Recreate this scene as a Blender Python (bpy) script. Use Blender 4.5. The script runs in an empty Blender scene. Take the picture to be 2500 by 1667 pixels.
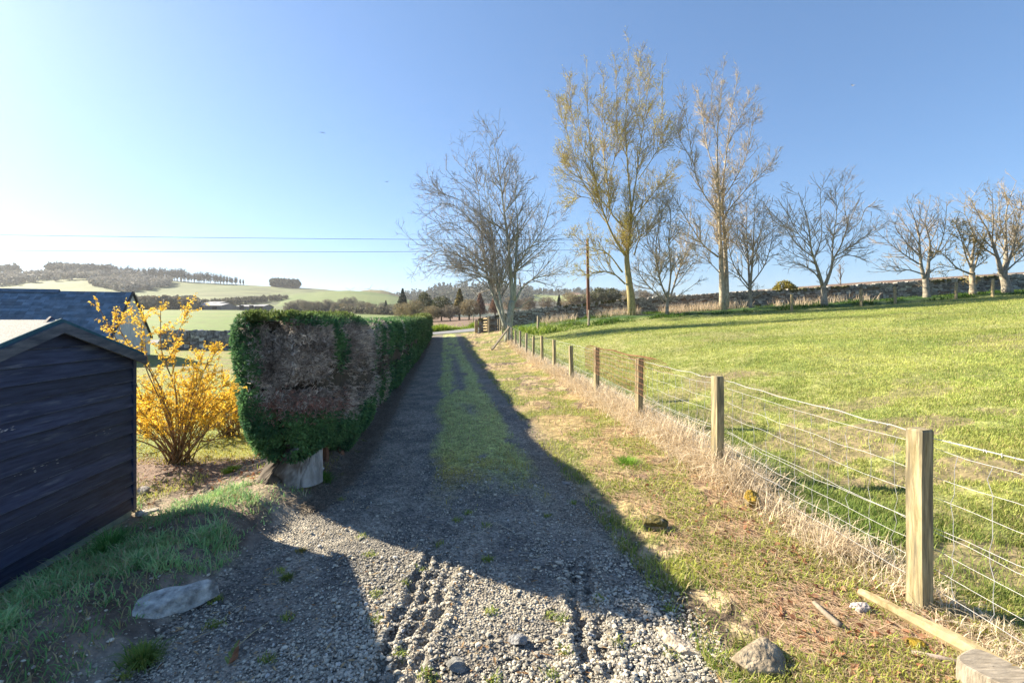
import bpy, math, random
import numpy as np

random.seed(7)
RNG = np.random.default_rng(11)
SC = bpy.context.scene
COL = SC.collection
R = math.radians

# ------------------------------------------------------------------ camera / world
H = 1.9            # eye height, metres
F = 1150.0         # focal length in photograph pixels (2500 wide)
HY = 780.0         # eye level row of the photograph
SUN_AZ, SUN_EL = 65.0, 28.5     # degrees to the left of the view, above the horizon


def at(px, py, d):
    """world point seen at a photograph pixel when it stands d metres away"""
    return np.array([(px - 1250.0) / F * d, d, H - (py - HY) / F * d])


cam_d = bpy.data.cameras.new('camera')
cam = bpy.data.objects.new('camera', cam_d)
COL.objects.link(cam)
cam.location = (0, 0, H)
cam.rotation_euler = (R(90), 0, 0)
cam_d.sensor_width = 36
cam_d.lens = F / 2500 * 36
cam_d.shift_y = -53.5 / 2500
cam_d.clip_start = 0.05
cam_d.clip_end = 9000
SC.camera = cam

w = bpy.data.worlds.new('World')
SC.world = w
w.use_nodes = True
nt = w.node_tree
sky = nt.nodes.new('ShaderNodeTexSky')
sky.sky_type = 'NISHITA'
sky.sun_disc = False
sky.sun_elevation = R(SUN_EL)
sky.sun_rotation = R(-SUN_AZ)
sky.altitude = 100
sky.air_density = 1.0
sky.dust_density = 0.6
sky.ozone_density = 10.0
bg = nt.nodes['Background']
bg.inputs['Strength'].default_value = 0.075
gm = nt.nodes.new('ShaderNodeGamma')
gm.inputs[1].default_value = 0.74
nt.links.new(sky.outputs[0], gm.inputs[0])
nt.links.new(gm.outputs[0], bg.inputs[0])

sl = bpy.data.lights.new('sun', 'SUN')
sl.energy = 4.0
sl.angle = R(0.5)
sl.color = (1.0, 0.87, 0.66)
so = bpy.data.objects.new('sun', sl)
COL.objects.link(so)
so.rotation_euler = (R(90 - SUN_EL), 0, R(SUN_AZ))    # lamp -Z looks away from the sun
sv = np.array([-math.sin(R(SUN_AZ)) * math.cos(R(SUN_EL)), math.cos(R(SUN_AZ)) * math.cos(R(SUN_EL)), math.sin(R(SUN_EL))])
from mathutils import Vector
so.rotation_euler = Vector(sv).to_track_quat('Z', 'Y').to_euler()

SC.view_settings.view_transform = 'Standard'
SC.view_settings.look = 'None'
SC.view_settings.gamma = 1
SC.view_settings.exposure = EXPO = 2.03
SC.cycles.max_bounces = 6
SC.cycles.transparent_max_bounces = 6
SC.cycles.volume_bounces = 0
SC.cycles.sample_clamp_indirect = 6
SC.cycles.use_denoising = True

# ------------------------------------------------------------------ maths helpers


def smooth(a, b, x):
    t = np.clip((x - a) / (b - a), 0, 1)
    return t * t * (3 - 2 * t)


def _hash(xi, yi, zi, seed):
    n = (xi.astype(np.int64) * 374761393 + yi.astype(np.int64) * 668265263 + zi.astype(np.int64) * 2147483647 + seed * 144665) & 0xffffffff
    n = ((n ^ (n >> 13)) * 1274126177) & 0xffffffff
    n = ((n ^ (n >> 15)) * 2246822519) & 0xffffffff
    return ((n ^ (n >> 16)) & 0xffff) / 65535.0


def noise2(x, y, seed=0):
    xf, yf = np.floor(x), np.floor(y)
    tx, ty = x - xf, y - yf
    tx = tx * tx * (3 - 2 * tx)
    ty = ty * ty * (3 - 2 * ty)
    z = np.zeros_like(xf)
    a = _hash(xf, yf, z, seed); b = _hash(xf + 1, yf, z, seed)
    c = _hash(xf, yf + 1, z, seed); d = _hash(xf + 1, yf + 1, z, seed)
    return (a * (1 - tx) + b * tx) * (1 - ty) + (c * (1 - tx) + d * tx) * ty


def fbm2(x, y, seed=0, oct=4):
    s, a, n = 0, 1, 0
    for i in range(oct):
        s = s + a * noise2(x * 2 ** i + 17.3 * i, y * 2 ** i - 9.1 * i, seed + i)
        n += a
        a *= 0.5
    return s / n


def noise3(p, seed=0):
    f = np.floor(p)
    t = p - f
    t = t * t * (3 - 2 * t)
    s = 0
    for i in (0, 1):
        for j in (0, 1):
            for k in (0, 1):
                wgt = (t[:, 0] if i else 1 - t[:, 0]) * (t[:, 1] if j else 1 - t[:, 1]) * (t[:, 2] if k else 1 - t[:, 2])
                s = s + wgt * _hash(f[:, 0] + i, f[:, 1] + j, f[:, 2] + k, seed)
    return s


def fbm3(p, seed=0, oct=3):
    s, a, n = 0, 1, 0
    for i in range(oct):
        s = s + a * noise3(p * 2 ** i + 7.7 * i, seed + i)
        n += a
        a *= 0.5
    return s / n


def nrm(v):
    return v / np.maximum(np.linalg.norm(v, axis=-1, keepdims=True), 1e-9)


def lerp3(a, b, t):
    return np.asarray(a)[None, :] * (1 - t[:, None]) + np.asarray(b)[None, :] * t[:, None]


# ------------------------------------------------------------------ mesh helpers
class MB:
    """collects shapes; build() links them as ONE mesh object"""

    def __init__(s):
        s.v, s.f, s.c, s.m, s.n = [], [], [], [], 0

    def add(s, V, Fc, col=None, mat=0):
        V = np.asarray(V, float).reshape(-1, 3)
        Fc = np.asarray(Fc, np.int64)
        s.v.append(V)
        s.f.append(Fc + s.n)
        if col is None:
            col = (1.0, 1.0, 1.0)
        col = np.asarray(col, float)
        if col.ndim == 1:
            col = np.repeat(col[None, :3], len(V), 0)
        s.c.append(col[:, :3])
        s.m.append(np.full(len(Fc), mat, np.int32))
        s.n += len(V)

    def box(s, c, size, rz=0, col=None, mat=0, rx=0, ry=0, jit=0, rng=None):
        V = np.array([[x, y, z] for x in (-.5, .5) for y in (-.5, .5) for z in (-.5, .5)]) * np.asarray(size)
        if jit:
            V = V + (rng or RNG).uniform(-jit, jit, V.shape)
        V = rot(V, rx, ry, rz) + np.asarray(c)
        s.add(V, BOXF, col, mat)

    def beam(s, a, b, wd, ht, col=None, mat=0, up=(0, 0, 1)):
        """square bar from a to b"""
        a, b = np.asarray(a, float), np.asarray(b, float)
        t = nrm(b - a)
        n = np.cross(t, up)
        if np.linalg.norm(n) < 1e-4:
            n = np.array([1.0, 0, 0])
        n = nrm(n)
        u = np.cross(n, t)
        V = []
        for e in (a, b):
            for i in (-.5, .5):
                for j in (-.5, .5):
                    V.append(e + n * i * wd + u * j * ht)
        s.add(np.array(V), BOXF2, col, mat)

    def tubes(s, P, Rr, sides=5, col=None, cap=True):
        P = np.asarray(P, float)
        if P.ndim == 2:
            P = P[None]
            Rr = np.asarray(Rr, float)[None]
        B, n, _ = P.shape
        if B == 0:
            return
        T = np.gradient(P, axis=1)
        T = nrm(T)
        ref = np.where(np.abs(T[:, :1, 2:3]) > 0.9, np.array([1.0, 0.13, 0])[None, None], np.array([0.05, 0.03, 1.0])[None, None])
        N = nrm(np.cross(T, np.broadcast_to(ref, T.shape)))
        Bn = np.cross(T, N)
        an = np.linspace(0, 2 * np.pi, sides, endpoint=False)
        ring = N[:, :, None, :] * np.cos(an)[None, None, :, None] + Bn[:, :, None, :] * np.sin(an)[None, None, :, None]
        V = (P[:, :, None, :] + ring * Rr[:, :, None, None]).reshape(-1, 3)
        i = np.arange(n - 1)[:, None] * sides
        j = np.arange(sides)[None, :]
        j2 = (j + 1) % sides
        q = np.stack([i + j, i + j2, i + sides + j2, i + sides + j], -1).reshape(-1, 4)
        Q = (q[None] + (np.arange(B) * n * sides)[:, None, None]).reshape(-1, 4)
        if col is not None:
            col = np.asarray(col, float)
            if col.ndim == 2 and len(col) == B:
                col = np.repeat(col, n * sides, 0)
        s.add(V, Q, col)
        if cap and sides > 3:
            base = (np.arange(B) * n * sides)[:, None]
            k = np.arange(sides)[None]
            caps = np.concatenate([base + k[:, ::-1], base + (n - 1) * sides + k], 0)
            s.f.append(caps + s.n - len(V))
            s.m.append(np.zeros(len(caps), np.int32))

    def build(s, name, mats, parent=None, sm=False):
        V = np.concatenate(s.v) if s.v else np.zeros((0, 3))
        me = bpy.data.meshes.new(name)
        me.vertices.add(len(V))
        me.vertices.foreach_set('co', V.astype(np.float32).ravel())
        lv = np.concatenate([f.ravel() for f in s.f])
        lt = np.concatenate([np.full(len(f), f.shape[1]) for f in s.f])
        me.loops.add(len(lv))
        me.loops.foreach_set('vertex_index', lv.astype(np.int32))
        me.polygons.add(len(lt))
        ls = np.concatenate([[0], np.cumsum(lt)[:-1]])
        me.polygons.foreach_set('loop_start', ls.astype(np.int32))
        me.polygons.foreach_set('loop_total', lt.astype(np.int32))
        me.polygons.foreach_set('material_index', np.concatenate(s.m))
        me.polygons.foreach_set('use_smooth', np.full(len(lt), sm))
        me.update(calc_edges=True)
        at_ = me.attributes.new('Col', 'FLOAT_COLOR', 'POINT')
        c = np.concatenate(s.c)
        at_.data.foreach_set('color', np.concatenate([c, np.ones((len(c), 1))], 1).astype(np.float32).ravel())
        for m in (mats if isinstance(mats, (list, tuple)) else [mats]):
            me.materials.append(m)
        o = bpy.data.objects.new(name, me)
        COL.objects.link(o)
        if parent is not None:
            # parts keep their world shape: the thing's empty carries the offset
            o.parent = parent
            o.matrix_parent_inverse = parent_inv(parent)
        return o


def parent_inv(p):
    from mathutils import Matrix
    return Matrix.Translation(-Vector(p.location))


BOXF = np.array([[0, 1, 3, 2], [4, 6, 7, 5], [0, 4, 5, 1], [2, 3, 7, 6], [0, 2, 6, 4], [1, 5, 7, 3]])
BOXF2 = np.array([[0, 1, 3, 2], [4, 6, 7, 5], [0, 4, 5, 1], [2, 3, 7, 6], [0, 2, 6, 4], [1, 5, 7, 3]])


def rot(V, rx=0, ry=0, rz=0):
    for ang, (i, j) in ((rx, (1, 2)), (ry, (2, 0)), (rz, (0, 1))):
        if ang:
            c, s_ = math.cos(ang), math.sin(ang)
            a, b = V[:, i].copy(), V[:, j].copy()
            V = V.copy()
            V[:, i] = a * c - b * s_
            V[:, j] = a * s_ + b * c
    return V


def tag(o, label=None, cat=None, group=None, kind=None):
    for k, v in (('label', label), ('category', cat), ('group', group), ('kind', kind)):
        if v:
            o[k] = v
    return o


def thing(name, loc, label, cat, group=None):
    o = bpy.data.objects.new(name, None)
    o.empty_display_size = 0.2
    COL.objects.link(o)
    o.location = tuple(float(v) for v in loc)
    return tag(o, label, cat, group)


def ico(sub=2):
    t = (1 + 5 ** .5) / 2
    V = np.array([[-1, t, 0], [1, t, 0], [-1, -t, 0], [1, -t, 0], [0, -1, t], [0, 1, t], [0, -1, -t], [0, 1, -t], [t, 0, -1], [t, 0, 1], [-t, 0, -1], [-t, 0, 1]], float)
    Fc = [(0, 11, 5), (0, 5, 1), (0, 1, 7), (0, 7, 10), (0, 10, 11), (1, 5, 9), (5, 11, 4), (11, 10, 2), (10, 7, 6), (7, 1, 8), (3, 9, 4), (3, 4, 2), (3, 2, 6), (3, 6, 8), (3, 8, 9), (4, 9, 5), (2, 4, 11), (6, 2, 10), (8, 6, 7), (9, 8, 1)]
    V = list(nrm(V))
    for _ in range(sub):
        cache, nf = {}, []

        def mid(a, b):
            k = (min(a, b), max(a, b))
            if k not in cache:
                cache[k] = len(V)
                V.append(nrm(V[a] + V[b]))
            return cache[k]
        for a, b, c in Fc:
            ab, bc, ca = mid(a, b), mid(b, c), mid(c, a)
            nf += [(a, ab, ca), (b, bc, ab), (c, ca, bc), (ab, bc, ca)]
        Fc = nf
    return np.array(V), np.array(Fc)


ICO0, ICO1, ICO2, ICO3, ICO4 = [ico(i) for i in range(5)]


# ------------------------------------------------------------------ materials
def material(name, c1, c2=None, scale=8.0, detail=6.0, bump=0.0, bscale=None, rough=0.85, attr=False, stretch=(1, 1, 1), lo=0.35, hi=0.65,
             c3=None, s3=3.0, lo3=0.6, hi3=0.68, transl=0.0, vor=0.0, spec=0.3, bdist=0.02, var=0.0):
    m = bpy.data.materials.new(name)
    m.use_nodes = True
    t = m.node_tree
    N, L = t.nodes, t.links
    bs = N['Principled BSDF']
    bs.inputs['Roughness'].default_value = rough
    bs.inputs['Specular IOR Level'].default_value = spec
    tc = N.new('ShaderNodeTexCoord')
    mp = N.new('ShaderNodeMapping')
    mp.inputs['Scale'].default_value = stretch
    L.new(tc.outputs['Object'], mp.inputs[0])

    def ramp(fac, a, b):
        r = N.new('ShaderNodeMapRange')
        r.inputs[1].default_value = a
        r.inputs[2].default_value = b
        L.new(fac, r.inputs[0])
        return r.outputs[0]

    def mixc(fac, a, b, mode='MIX'):
        x = N.new('ShaderNodeMix')
        x.data_type = 'RGBA'
        x.blend_type = mode
        if isinstance(fac, float):
            x.inputs[0].default_value = fac
        else:
            L.new(fac, x.inputs[0])
        for k, s_ in ((6, a), (7, b)):
            if isinstance(s_, (tuple, list)):
                x.inputs[k].default_value = (*s_, 1)
            else:
                L.new(s_, x.inputs[k])
        return x.outputs[2]
    nz = N.new('ShaderNodeTexNoise')
    nz.inputs['Scale'].default_value = scale
    nz.inputs['Detail'].default_value = detail
    nz.inputs['Roughness'].default_value = 0.62
    L.new(mp.outputs[0], nz.inputs['Vector'])
    col = mixc(ramp(nz.outputs[0], lo, hi), c1, c2 or c1)
    if c3:
        n3 = N.new('ShaderNodeTexNoise')
        n3.inputs['Scale'].default_value = s3
        n3.inputs['Detail'].default_value = 8
        n3.inputs['Roughness'].default_value = 0.6
        L.new(mp.outputs[0], n3.inputs['Vector'])
        col = mixc(ramp(n3.outputs[0], lo3, hi3), col, c3)
    height = nz.outputs[0]
    if vor:
        v = N.new('ShaderNodeTexVoronoi')
        v.inputs['Scale'].default_value = vor
        L.new(mp.outputs[0], v.inputs['Vector'])
        sep = N.new('ShaderNodeSeparateColor')
        L.new(v.outputs['Color'], sep.inputs[0])
        rr = N.new('ShaderNodeMapRange')
        rr.inputs[3].default_value = 0.45
        rr.inputs[4].default_value = 1.5
        L.new(sep.outputs[0], rr.inputs[0])
        cc = N.new('ShaderNodeCombineColor')
        for k in range(3):
            L.new(rr.outputs[0], cc.inputs[k])
        col = mixc(1.0, col, cc.outputs[0], 'MULTIPLY')
        height = v.outputs['Distance']
    if attr:
        a = N.new('ShaderNodeAttribute')
        a.attribute_name = 'Col'
        col = mixc(1.0, col, a.outputs['Color'], 'MULTIPLY')
    L.new(col, bs.inputs['Base Color'])
    if bump:
        b = N.new('ShaderNodeBump')
        b.inputs['Strength'].default_value = bump
        b.inputs['Distance'].default_value = bdist
        if bscale:
            n2 = N.new('ShaderNodeTexNoise')
            n2.inputs['Scale'].default_value = bscale
            n2.inputs['Detail'].default_value = 5
            L.new(mp.outputs[0], n2.inputs['Vector'])
            height = n2.outputs[0]
        L.new(height, b.inputs['Height'])
        L.new(b.outputs[0], bs.inputs['Normal'])
    if transl:
        tr = N.new('ShaderNodeBsdfTranslucent')
        L.new(col, tr.inputs['Color'])
        mx = N.new('ShaderNodeMixShader')
        mx.inputs[0].default_value = transl
        L.new(bs.outputs[0], mx.inputs[1])
        L.new(tr.outputs[0], mx.inputs[2])
        L.new(mx.outputs[0], N['Material Output'].inputs[0])
    return m


W3 = (1, 1, 1)
G8 = (.8, .8, .8)
MAT = dict(
    gravel=material('gravel_ground', (.72, .72, .72), (1.2, 1.2, 1.2), 9, 8, bump=.9, attr=True, vor=55, bdist=.02),
    soil=material('soil_ground', (.6, .6, .6), (1.3, 1.3, 1.3), 14, 8, bump=.8, attr=True, bscale=38, bdist=.03),
    field=material('crop_ground', (.62, .68, .55), (1.3, 1.28, 1.3), 5, 10, bump=.7, attr=True, bscale=9, bdist=.06),
    far=material('far_ground', (.8, .82, .78), (1.15, 1.12, 1.1), .6, 10, bump=.3, attr=True, bscale=1.2, bdist=.2),
    plough=material('ploughed_soil', (.75, .75, .75), (1.2, 1.2, 1.2), .5, 10, bump=.8, attr=True, bscale=2.2, bdist=.25),
    tarmac=material('tarmac', (.16, .165, .17), (.24, .24, .24), 4, 8, bump=.2, rough=.8),
    stone=material('pebble', (.75, .75, .75), (1.2, 1.2, 1.2), 60, 4, attr=True),
    leaf=material('leaf', (.8, .8, .8), (1.2, 1.2, 1.2), 25, 3, attr=True, transl=.35, rough=.7, spec=.25),
    petal=material('petal', (.9, .9, .9), (1.1, 1.1, 1.1), 25, 3, attr=True, transl=.5, rough=.7, spec=.2),
    grass=material('grass_blade', (.8, .8, .8), (1.2, 1.2, 1.2), 3, 3, attr=True, transl=.35, rough=.65, spec=.25),
    straw=material('straw', (.85, .85, .85), (1.15, 1.15, 1.15), 20, 3, attr=True, transl=.25, rough=.7, spec=.3),
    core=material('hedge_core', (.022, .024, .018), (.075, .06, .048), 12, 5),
    bark=material('bark', (.55, .55, .55), (1.25, 1.25, 1.25), 5, 8, bump=.5, attr=True, stretch=(2, 2, .6)),
    twig=material('twig', (.8, .8, .8), (1.2, 1.2, 1.2), 2, 3, attr=True),
    wallstone=material('wall_stone', (.5, .5, .5), (1.25, 1.25, 1.25), 7, 8, bump=.7, attr=True, c3=(1.9, 1.95, 1.9), s3=5, lo3=.62, hi3=.66, bdist=.03),
    rock=material('rock', (.42, .42, .42), (1.3, 1.3, 1.3), 14, 10, bump=.9, attr=True, bscale=34, bdist=.03),
    post=material('post_wood', (.20, .16, .08), (.46, .39, .24), 5, 10, bump=.35, stretch=(9, 9, .8), c3=(.15, .13, .085), s3=3.2, lo3=.46, hi3=.62, bdist=.012),
    postgrey=material('post_grey', (.18, .15, .11), (.36, .31, .23), 5, 10, bump=.3, stretch=(9, 9, .8)),
    timber=material('old_timber', (.2, .15, .07), (.48, .39, .23), 14, 10, bump=.6, c3=(.13, .11, .08), s3=7, lo3=.55, hi3=.7, stretch=(1, 1, 1), bdist=.01),
    wire=material('zinc_wire', (.42, .42, .43), (.58, .58, .58), 30, 3, rough=.45, spec=.5),
    rust=material('rusty_wire', (.22, .10, .05), (.34, .17, .09), 30, 3, rough=.85),
    shed=material('shed_stain', (.015, .022, .056), (.044, .058, .118), 3, 10, bump=.35, attr=True, stretch=(1.2, 1.2, 14), c3=(.09, .105, .15), s3=1.6, lo3=.60, hi3=.70, bdist=.006, rough=.6, spec=.4),
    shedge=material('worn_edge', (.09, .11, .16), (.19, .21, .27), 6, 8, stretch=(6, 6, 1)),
    scrape=material('bare_scrape', (.42, .42, .45), (.6, .6, .6), 30, 4),
    barge=material('barge_wood', (.05, .06, .085), (.15, .16, .18), 3, 10, bump=.35, stretch=(8, 1.2, 8), bdist=.006, rough=.7),
    felt=material('roof_felt', (.20, .20, .19), (.42, .40, .37), 90, 4, bump=.5, bdist=.004),
    feltedge=material('felt_edge', (.03, .09, .12), (.05, .13, .16), 20, 4),
    slate=material('slate', (.055, .11, .165), (.11, .18, .245), 3, 8, bump=.3, attr=True, c3=(.16, .19, .2), s3=9, lo3=.64, hi3=.7, bdist=.01, rough=.6),
    harl=material('grey_render', (.46, .49, .51), (.68, .69, .68), 3, 9, bump=.3, stretch=(2, 2, 1)),
    dark=material('dark_metal', (.02, .02, .022), (.035, .035, .04), 9, 3, rough=.6),
    metal=material('pale_metal', (.5, .52, .54), (.62, .63, .64), 9, 3, rough=.4, spec=.6),
    farmroof=material('farm_sheet', (.26, .28, .31), (.34, .35, .37), .3, 3),
    farmwall=material('farm_wall', (.14, .14, .14), (.2, .2, .2), .3, 3),
    polewood=material('pole_wood', (.11, .05, .035), (.2, .1, .07), 4, 8, stretch=(3, 3, .4)),
    white=material('white_paint', (.75, .75, .75), (.85, .85, .85), 2, 2),
    wood=material('far_foliage', (.75, .75, .75), (1.2, 1.2, 1.2), .4, 6, attr=True, transl=.15),
)
# ------------------------------------------------------------------ terrain
TPX = np.array([-900, -300, 0, 300, 573, 800, 1000, 1060, 1110, 1170, 1300, 1500, 1800, 2100, 2500, 3100], float)
TD = np.array([25, 33, 40, 50, 58, 80, 140, 275], float)
TY = np.array([
    [877, 877, 877, 877, 877, 870, 866, 866, 866, 866, 858, 825, 800, 775, 741, 692],
    [853, 853, 853, 853, 853, 850, 843, 843, 843, 843, 826, 799, 773, 749, 717, 668],
    [838, 838, 838, 838, 838, 834, 829, 826, 824, 820, 798, 773, 752, 734, 710, 672],
    [821, 821, 821, 821, 820, 818, 816, 815, 812, 807, 780, 762, 738, 716, 690, 655],
    [811, 811, 811, 811, 811, 808, 806, 803, 799, 795, 772, 752, 728, 706, 681, 646],
    [790, 790, 790, 790, 790, 793, 796, 792, 787, 782, 757, 735, 711, 689, 664, 630],
    [770, 770, 770, 770, 770, 772, 778, 778, 778, 776, 768, 748, 724, 704, 682, 652],
    [756, 756, 756, 756, 757, 764, 770, 772, 774, 774, 772, 755, 735, 718, 700, 670]], float)
TZ = H - (TY - HY) / F * TD[:, None]
TA = (TPX - 1250) / F


def far_z(x, y):
    d = np.maximum(y, 1)
    a = x / d
    rows = np.stack([np.interp(a, TA, r) for r in TZ])
    k = np.clip(np.interp(np.log(d), np.log(TD), np.arange(len(TD))), 0, len(TD) - 1.0001)
    i = k.astype(int)
    t = k - i
    idx = np.arange(len(d))
    return rows[i, idx] * (1 - t) + rows[i + 1, idx] * t


def drive_u(x, y):
    return x - (0.5 - 0.145 * y)


def bank_x(y):
    return -2.15 - 0.145 * np.maximum(0, y - 6)


def fence_x(y):
    return 2.62 - 0.098 * (y - 3.03)


WALLX = np.array([-3.2, 1.87, 8.9, 24.8, 39, 60, 90])
WALLY = np.array([44.2, 43, 41, 38, 36, 33, 29.])


def wall_y(x):
    return np.interp(x, WALLX, WALLY)


def ground(x, y):
    """height of the land (no small stones)"""
    x = np.atleast_1d(np.asarray(x, float))
    y = np.atleast_1d(np.asarray(y, float))
    u, v, xe = drive_u(x, y), x - fence_x(y), bank_x(y)
    wob = 0.12 * (fbm2(x * 1.3, y * 1.3, 5, 2) - .5)
    bank = smooth(xe + 0.12 + wob, xe - 0.33 + wob, x)
    bh = 0.17 - 0.11 * smooth(6.2, 9, y)
    z = bank * bh
    z = z + 0.05 * bank * (fbm2(x * 1.1, y * 1.1, 8, 3) - .5)
    z = z - 0.30 * smooth(xe - .45, xe - 1.75, x)
    z = z - 0.12 * smooth(8, 24, y) * smooth(-3.6, -6.0, u)
    z = z + 0.035 * np.exp(-((u - .05) / .42) ** 2) * smooth(4.2, 6, y)
    z = z + 0.05 * smooth(.95, 2.2, u) + 0.05 * smooth(-.7, -.1, v) * smooth(3, 6, y)
    vr = np.maximum(0, v)
    z = z + .084 * vr * smooth(0, 2.5, vr) + .02 * y * smooth(0, 6, v)
    z = z + .08 * smooth(.3, 2, v) * (fbm2(x * .5, y * .5, 21, 3) - .5)
    z = z + .42 * smooth(2, 6, v) * (fbm2(x * .10 + y * .02, y * .28, 22, 2) - .5)
    k = smooth(20, 33, y)
    return z * (1 - k) + far_z(x, y) * k


def gz(x, y):
    return float(ground(x, y)[0])


def tread(x, y):
    """tyre lugs pressed into the loose gravel as staggered rows of pits"""
    z = np.zeros_like(x)
    jx, jy = .07 * (noise2(x * 5, y * 5, 45) - .5), .11 * (noise2(x * 4.3, y * 4.3, 46) - .5)
    for cx, sl_, yl, cols in ((-.56, .06, 3.95, (-.17, -.055, .06)), (.47, .02, 3.75, (-.05, .07))):
        q = x + jx - (cx + sl_ * (y - 2.7))
        fade = smooth(yl + .25, yl - .35, y)
        for k, o in enumerate(cols):
            ph = ((y + jy + .5 * o + (.075 if k % 2 else 0)) / .15) % 1.0
            row = smooth(.5, .25, np.abs(ph - .5))
            col = np.exp(-((q - o) / .036) ** 4)
            z = z - fade * .042 * row * col * (.15 + 1.5 * noise2(x * 9, y * 9, 47))
        z = z + fade * .022 * np.exp(-((np.abs(q - .5 * (cols[0] + cols[-1])) - (cols[-1] - cols[0]) / 2 - .075) / .04) ** 2)
    return z


NC, d0, d1 = 1080, 1.25, 275.0
av = np.linspace(-1.3, 1.36, NC)
dl = [d0]
while dl[-1] < d1:
    d = dl[-1]
    dl.append(d + max(.009, 2.0 * d * d / 1130 / (1 + d / 25)))
dv = np.array(dl)
NR = len(dv)
D2, A2 = np.meshgrid(dv, av, indexing='ij')
X = (A2 * (D2 + 2)).ravel()
Y = D2.ravel()
U, Vf, XE = drive_u(X, Y), X - fence_x(Y), bank_x(Y)
Z = ground(X, Y)
near = smooth(9, 5, Y)
gw = smooth(XE - .35, XE + .1, X) * smooth(1.35, .9, U)                     # loose gravel
Z = Z + near * gw * .016 * (fbm2(X * 14, Y * 14, 31, 3) - .5) + near * (1 - gw) * .05 * (fbm2(X * 7, Y * 7, 33, 4) - .5)
Z = Z + tread(X, Y) * (1 + .9 * (fbm2(X * 25, Y * 25, 41, 3) - .5)) * gw
Z = Z + smooth(30, 10, Y) * smooth(3, 6, Y) * .03 * (fbm2(X * 4, Y * 4, 35, 3) - .5) * (1 - gw)
fld = smooth(.4, 1.2, Vf)
Z = Z + fld * smooth(40, 25, Y) * .05 * (fbm2(X * 2.5, Y * 2.5, 37, 4) - .5)
# headland bumps near the wall and verge
Z = Z + .25 * np.exp(-((Y - wall_y(X) + 3.2) / 1.3) ** 2) * (X > -1) * (.4 + fbm2(X * .8, Y * .8, 39, 3))

n1 = fbm2(X * 3.1, Y * 3.1, 51, 4)
n2 = fbm2(X * .9, Y * .9, 52, 4)
n3 = fbm2(X * 11, Y * 11, 53, 3)
n4 = fbm2(X * 1.7, Y * 1.7, 54, 4)
ones = np.ones_like(X)[:, None]


def C(c):
    return np.asarray(c)[None, :] * ones


def mixv(a, b, t):
    return a * (1 - t[:, None]) + b * t[:, None]


def moss_mask(X, Y):
    U = drive_u(X, Y)
    n = .7 * fbm2(X * 2.3, Y * 1.1, 61, 4) + .3 * fbm2(X * 9, Y * 6, 62, 3)
    m1 = smooth(.70, .46, np.abs(U - .02) - .5 * (n - .5)) * smooth(4.7, 6.4, Y + 1.6 * (n - .5)) * smooth(.36, .44, n + .06)
    bare = np.exp(-((U + .02) / .2) ** 2) * smooth(.42, .55, fbm2(X * 1.2, Y * .5, 63, 3)) * smooth(7, 10, Y)
    return np.clip(m1 - bare, 0, 1)


gravel = mixv(C((.165, .155, .138)), C((.29, .265, .22)), smooth(.3, .7, n1))
gravel = mixv(gravel, C((.20, .165, .115)), .55 * smooth(.45, .7, n2) * smooth(.2, 1.0, U) + .4 * smooth(9, 28, Y))
litter = mixv(C((.19, .13, .09)), C((.10, .072, .05)), smooth(.4, .6, n1))
straw = C((.44, .34, .20))
soil = mixv(C((.13, .098, .075)), C((.22, .17, .13)), smooth(.35, .65, n1))
turf = mixv(C((.10, .15, .03)), C((.19, .20, .05)), smooth(.35, .65, n4))
drycol = mixv(litter, straw, smooth(.45, .62, n3))
# right verge
verge = mixv(mixv(drycol, C((.40, .31, .12)), .6 * smooth(.4, .6, n2)), turf, smooth(.48, .62, n4 + .10 * smooth(1.6, 1.0, U)))
verge = mixv(verge, C((.25, .17, .11)), smooth(.5, .62, n2) * smooth(1.2, 2.2, U) * smooth(7, 4, Y))
# left garden
garden = mixv(soil * .9, turf * 1.1, smooth(.46, .58, n4) * smooth(6.5, 4.0, Y))
garden = mixv(garden, C((.30, .24, .17)), smooth(4.2, 4.7, Y) * smooth(5.6, 5.1, Y) * .8)
garden = mixv(garden, C((.20, .13, .095)), smooth(5.2, 5.8, Y) * smooth(7.2, 6.6, Y + .1 * U) * .8)
lawn = mixv(C((.24, .26, .045)), C((.18, .23, .045)), smooth(.35, .65, n2))
lawn = mixv(lawn, C((.21, .18, .085)), .8 * smooth(17, 22, Y + 5 * n2) * smooth(.4, .6, n4))
garden = mixv(garden, lawn, smooth(6.7, 7.3, Y + .25 * (n1 - .5)) * smooth(XE - .9, XE - 1.4, X))
hb = smooth(XE - 1.7, XE - 1.3, X) * smooth(5.2, 6, Y)       # soil and clippings along the hedge foot
garden = mixv(garden, mixv(C((.10, .075, .06)), C((.21, .17, .13)), smooth(.4, .6, n3)), hb)
ms = moss_mask(X, Y)
mosscol = mixv(C((.42, .45, .14)), C((.50, .38, .06)), smooth(7.2, 5.6, Y) * smooth(.35, .6, n4))  # moss tone raised above its own albedo to lift the hedge's shade
mosscol = mixv(mosscol, C((.42, .46, .16)), smooth(9, 18, Y)) * (.5 + 1.1 * n3)[:, None]
tl = smooth(XE - .3, XE + .22, X + .35 * (n1 - .5))
tr = smooth(1.02, .8, U + .45 * (n1 - .5) - .1)
c0 = mixv(garden, gravel, tl)
c0 = mixv(verge, c0, tr)
c0 = mixv(c0, mosscol, ms * .9)
sandy = np.exp(-((U - .95) / .25) ** 2) * smooth(.45, .6, n2)
c0 = mixv(c0, C((.22, .18, .13)), sandy * .7)
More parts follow.
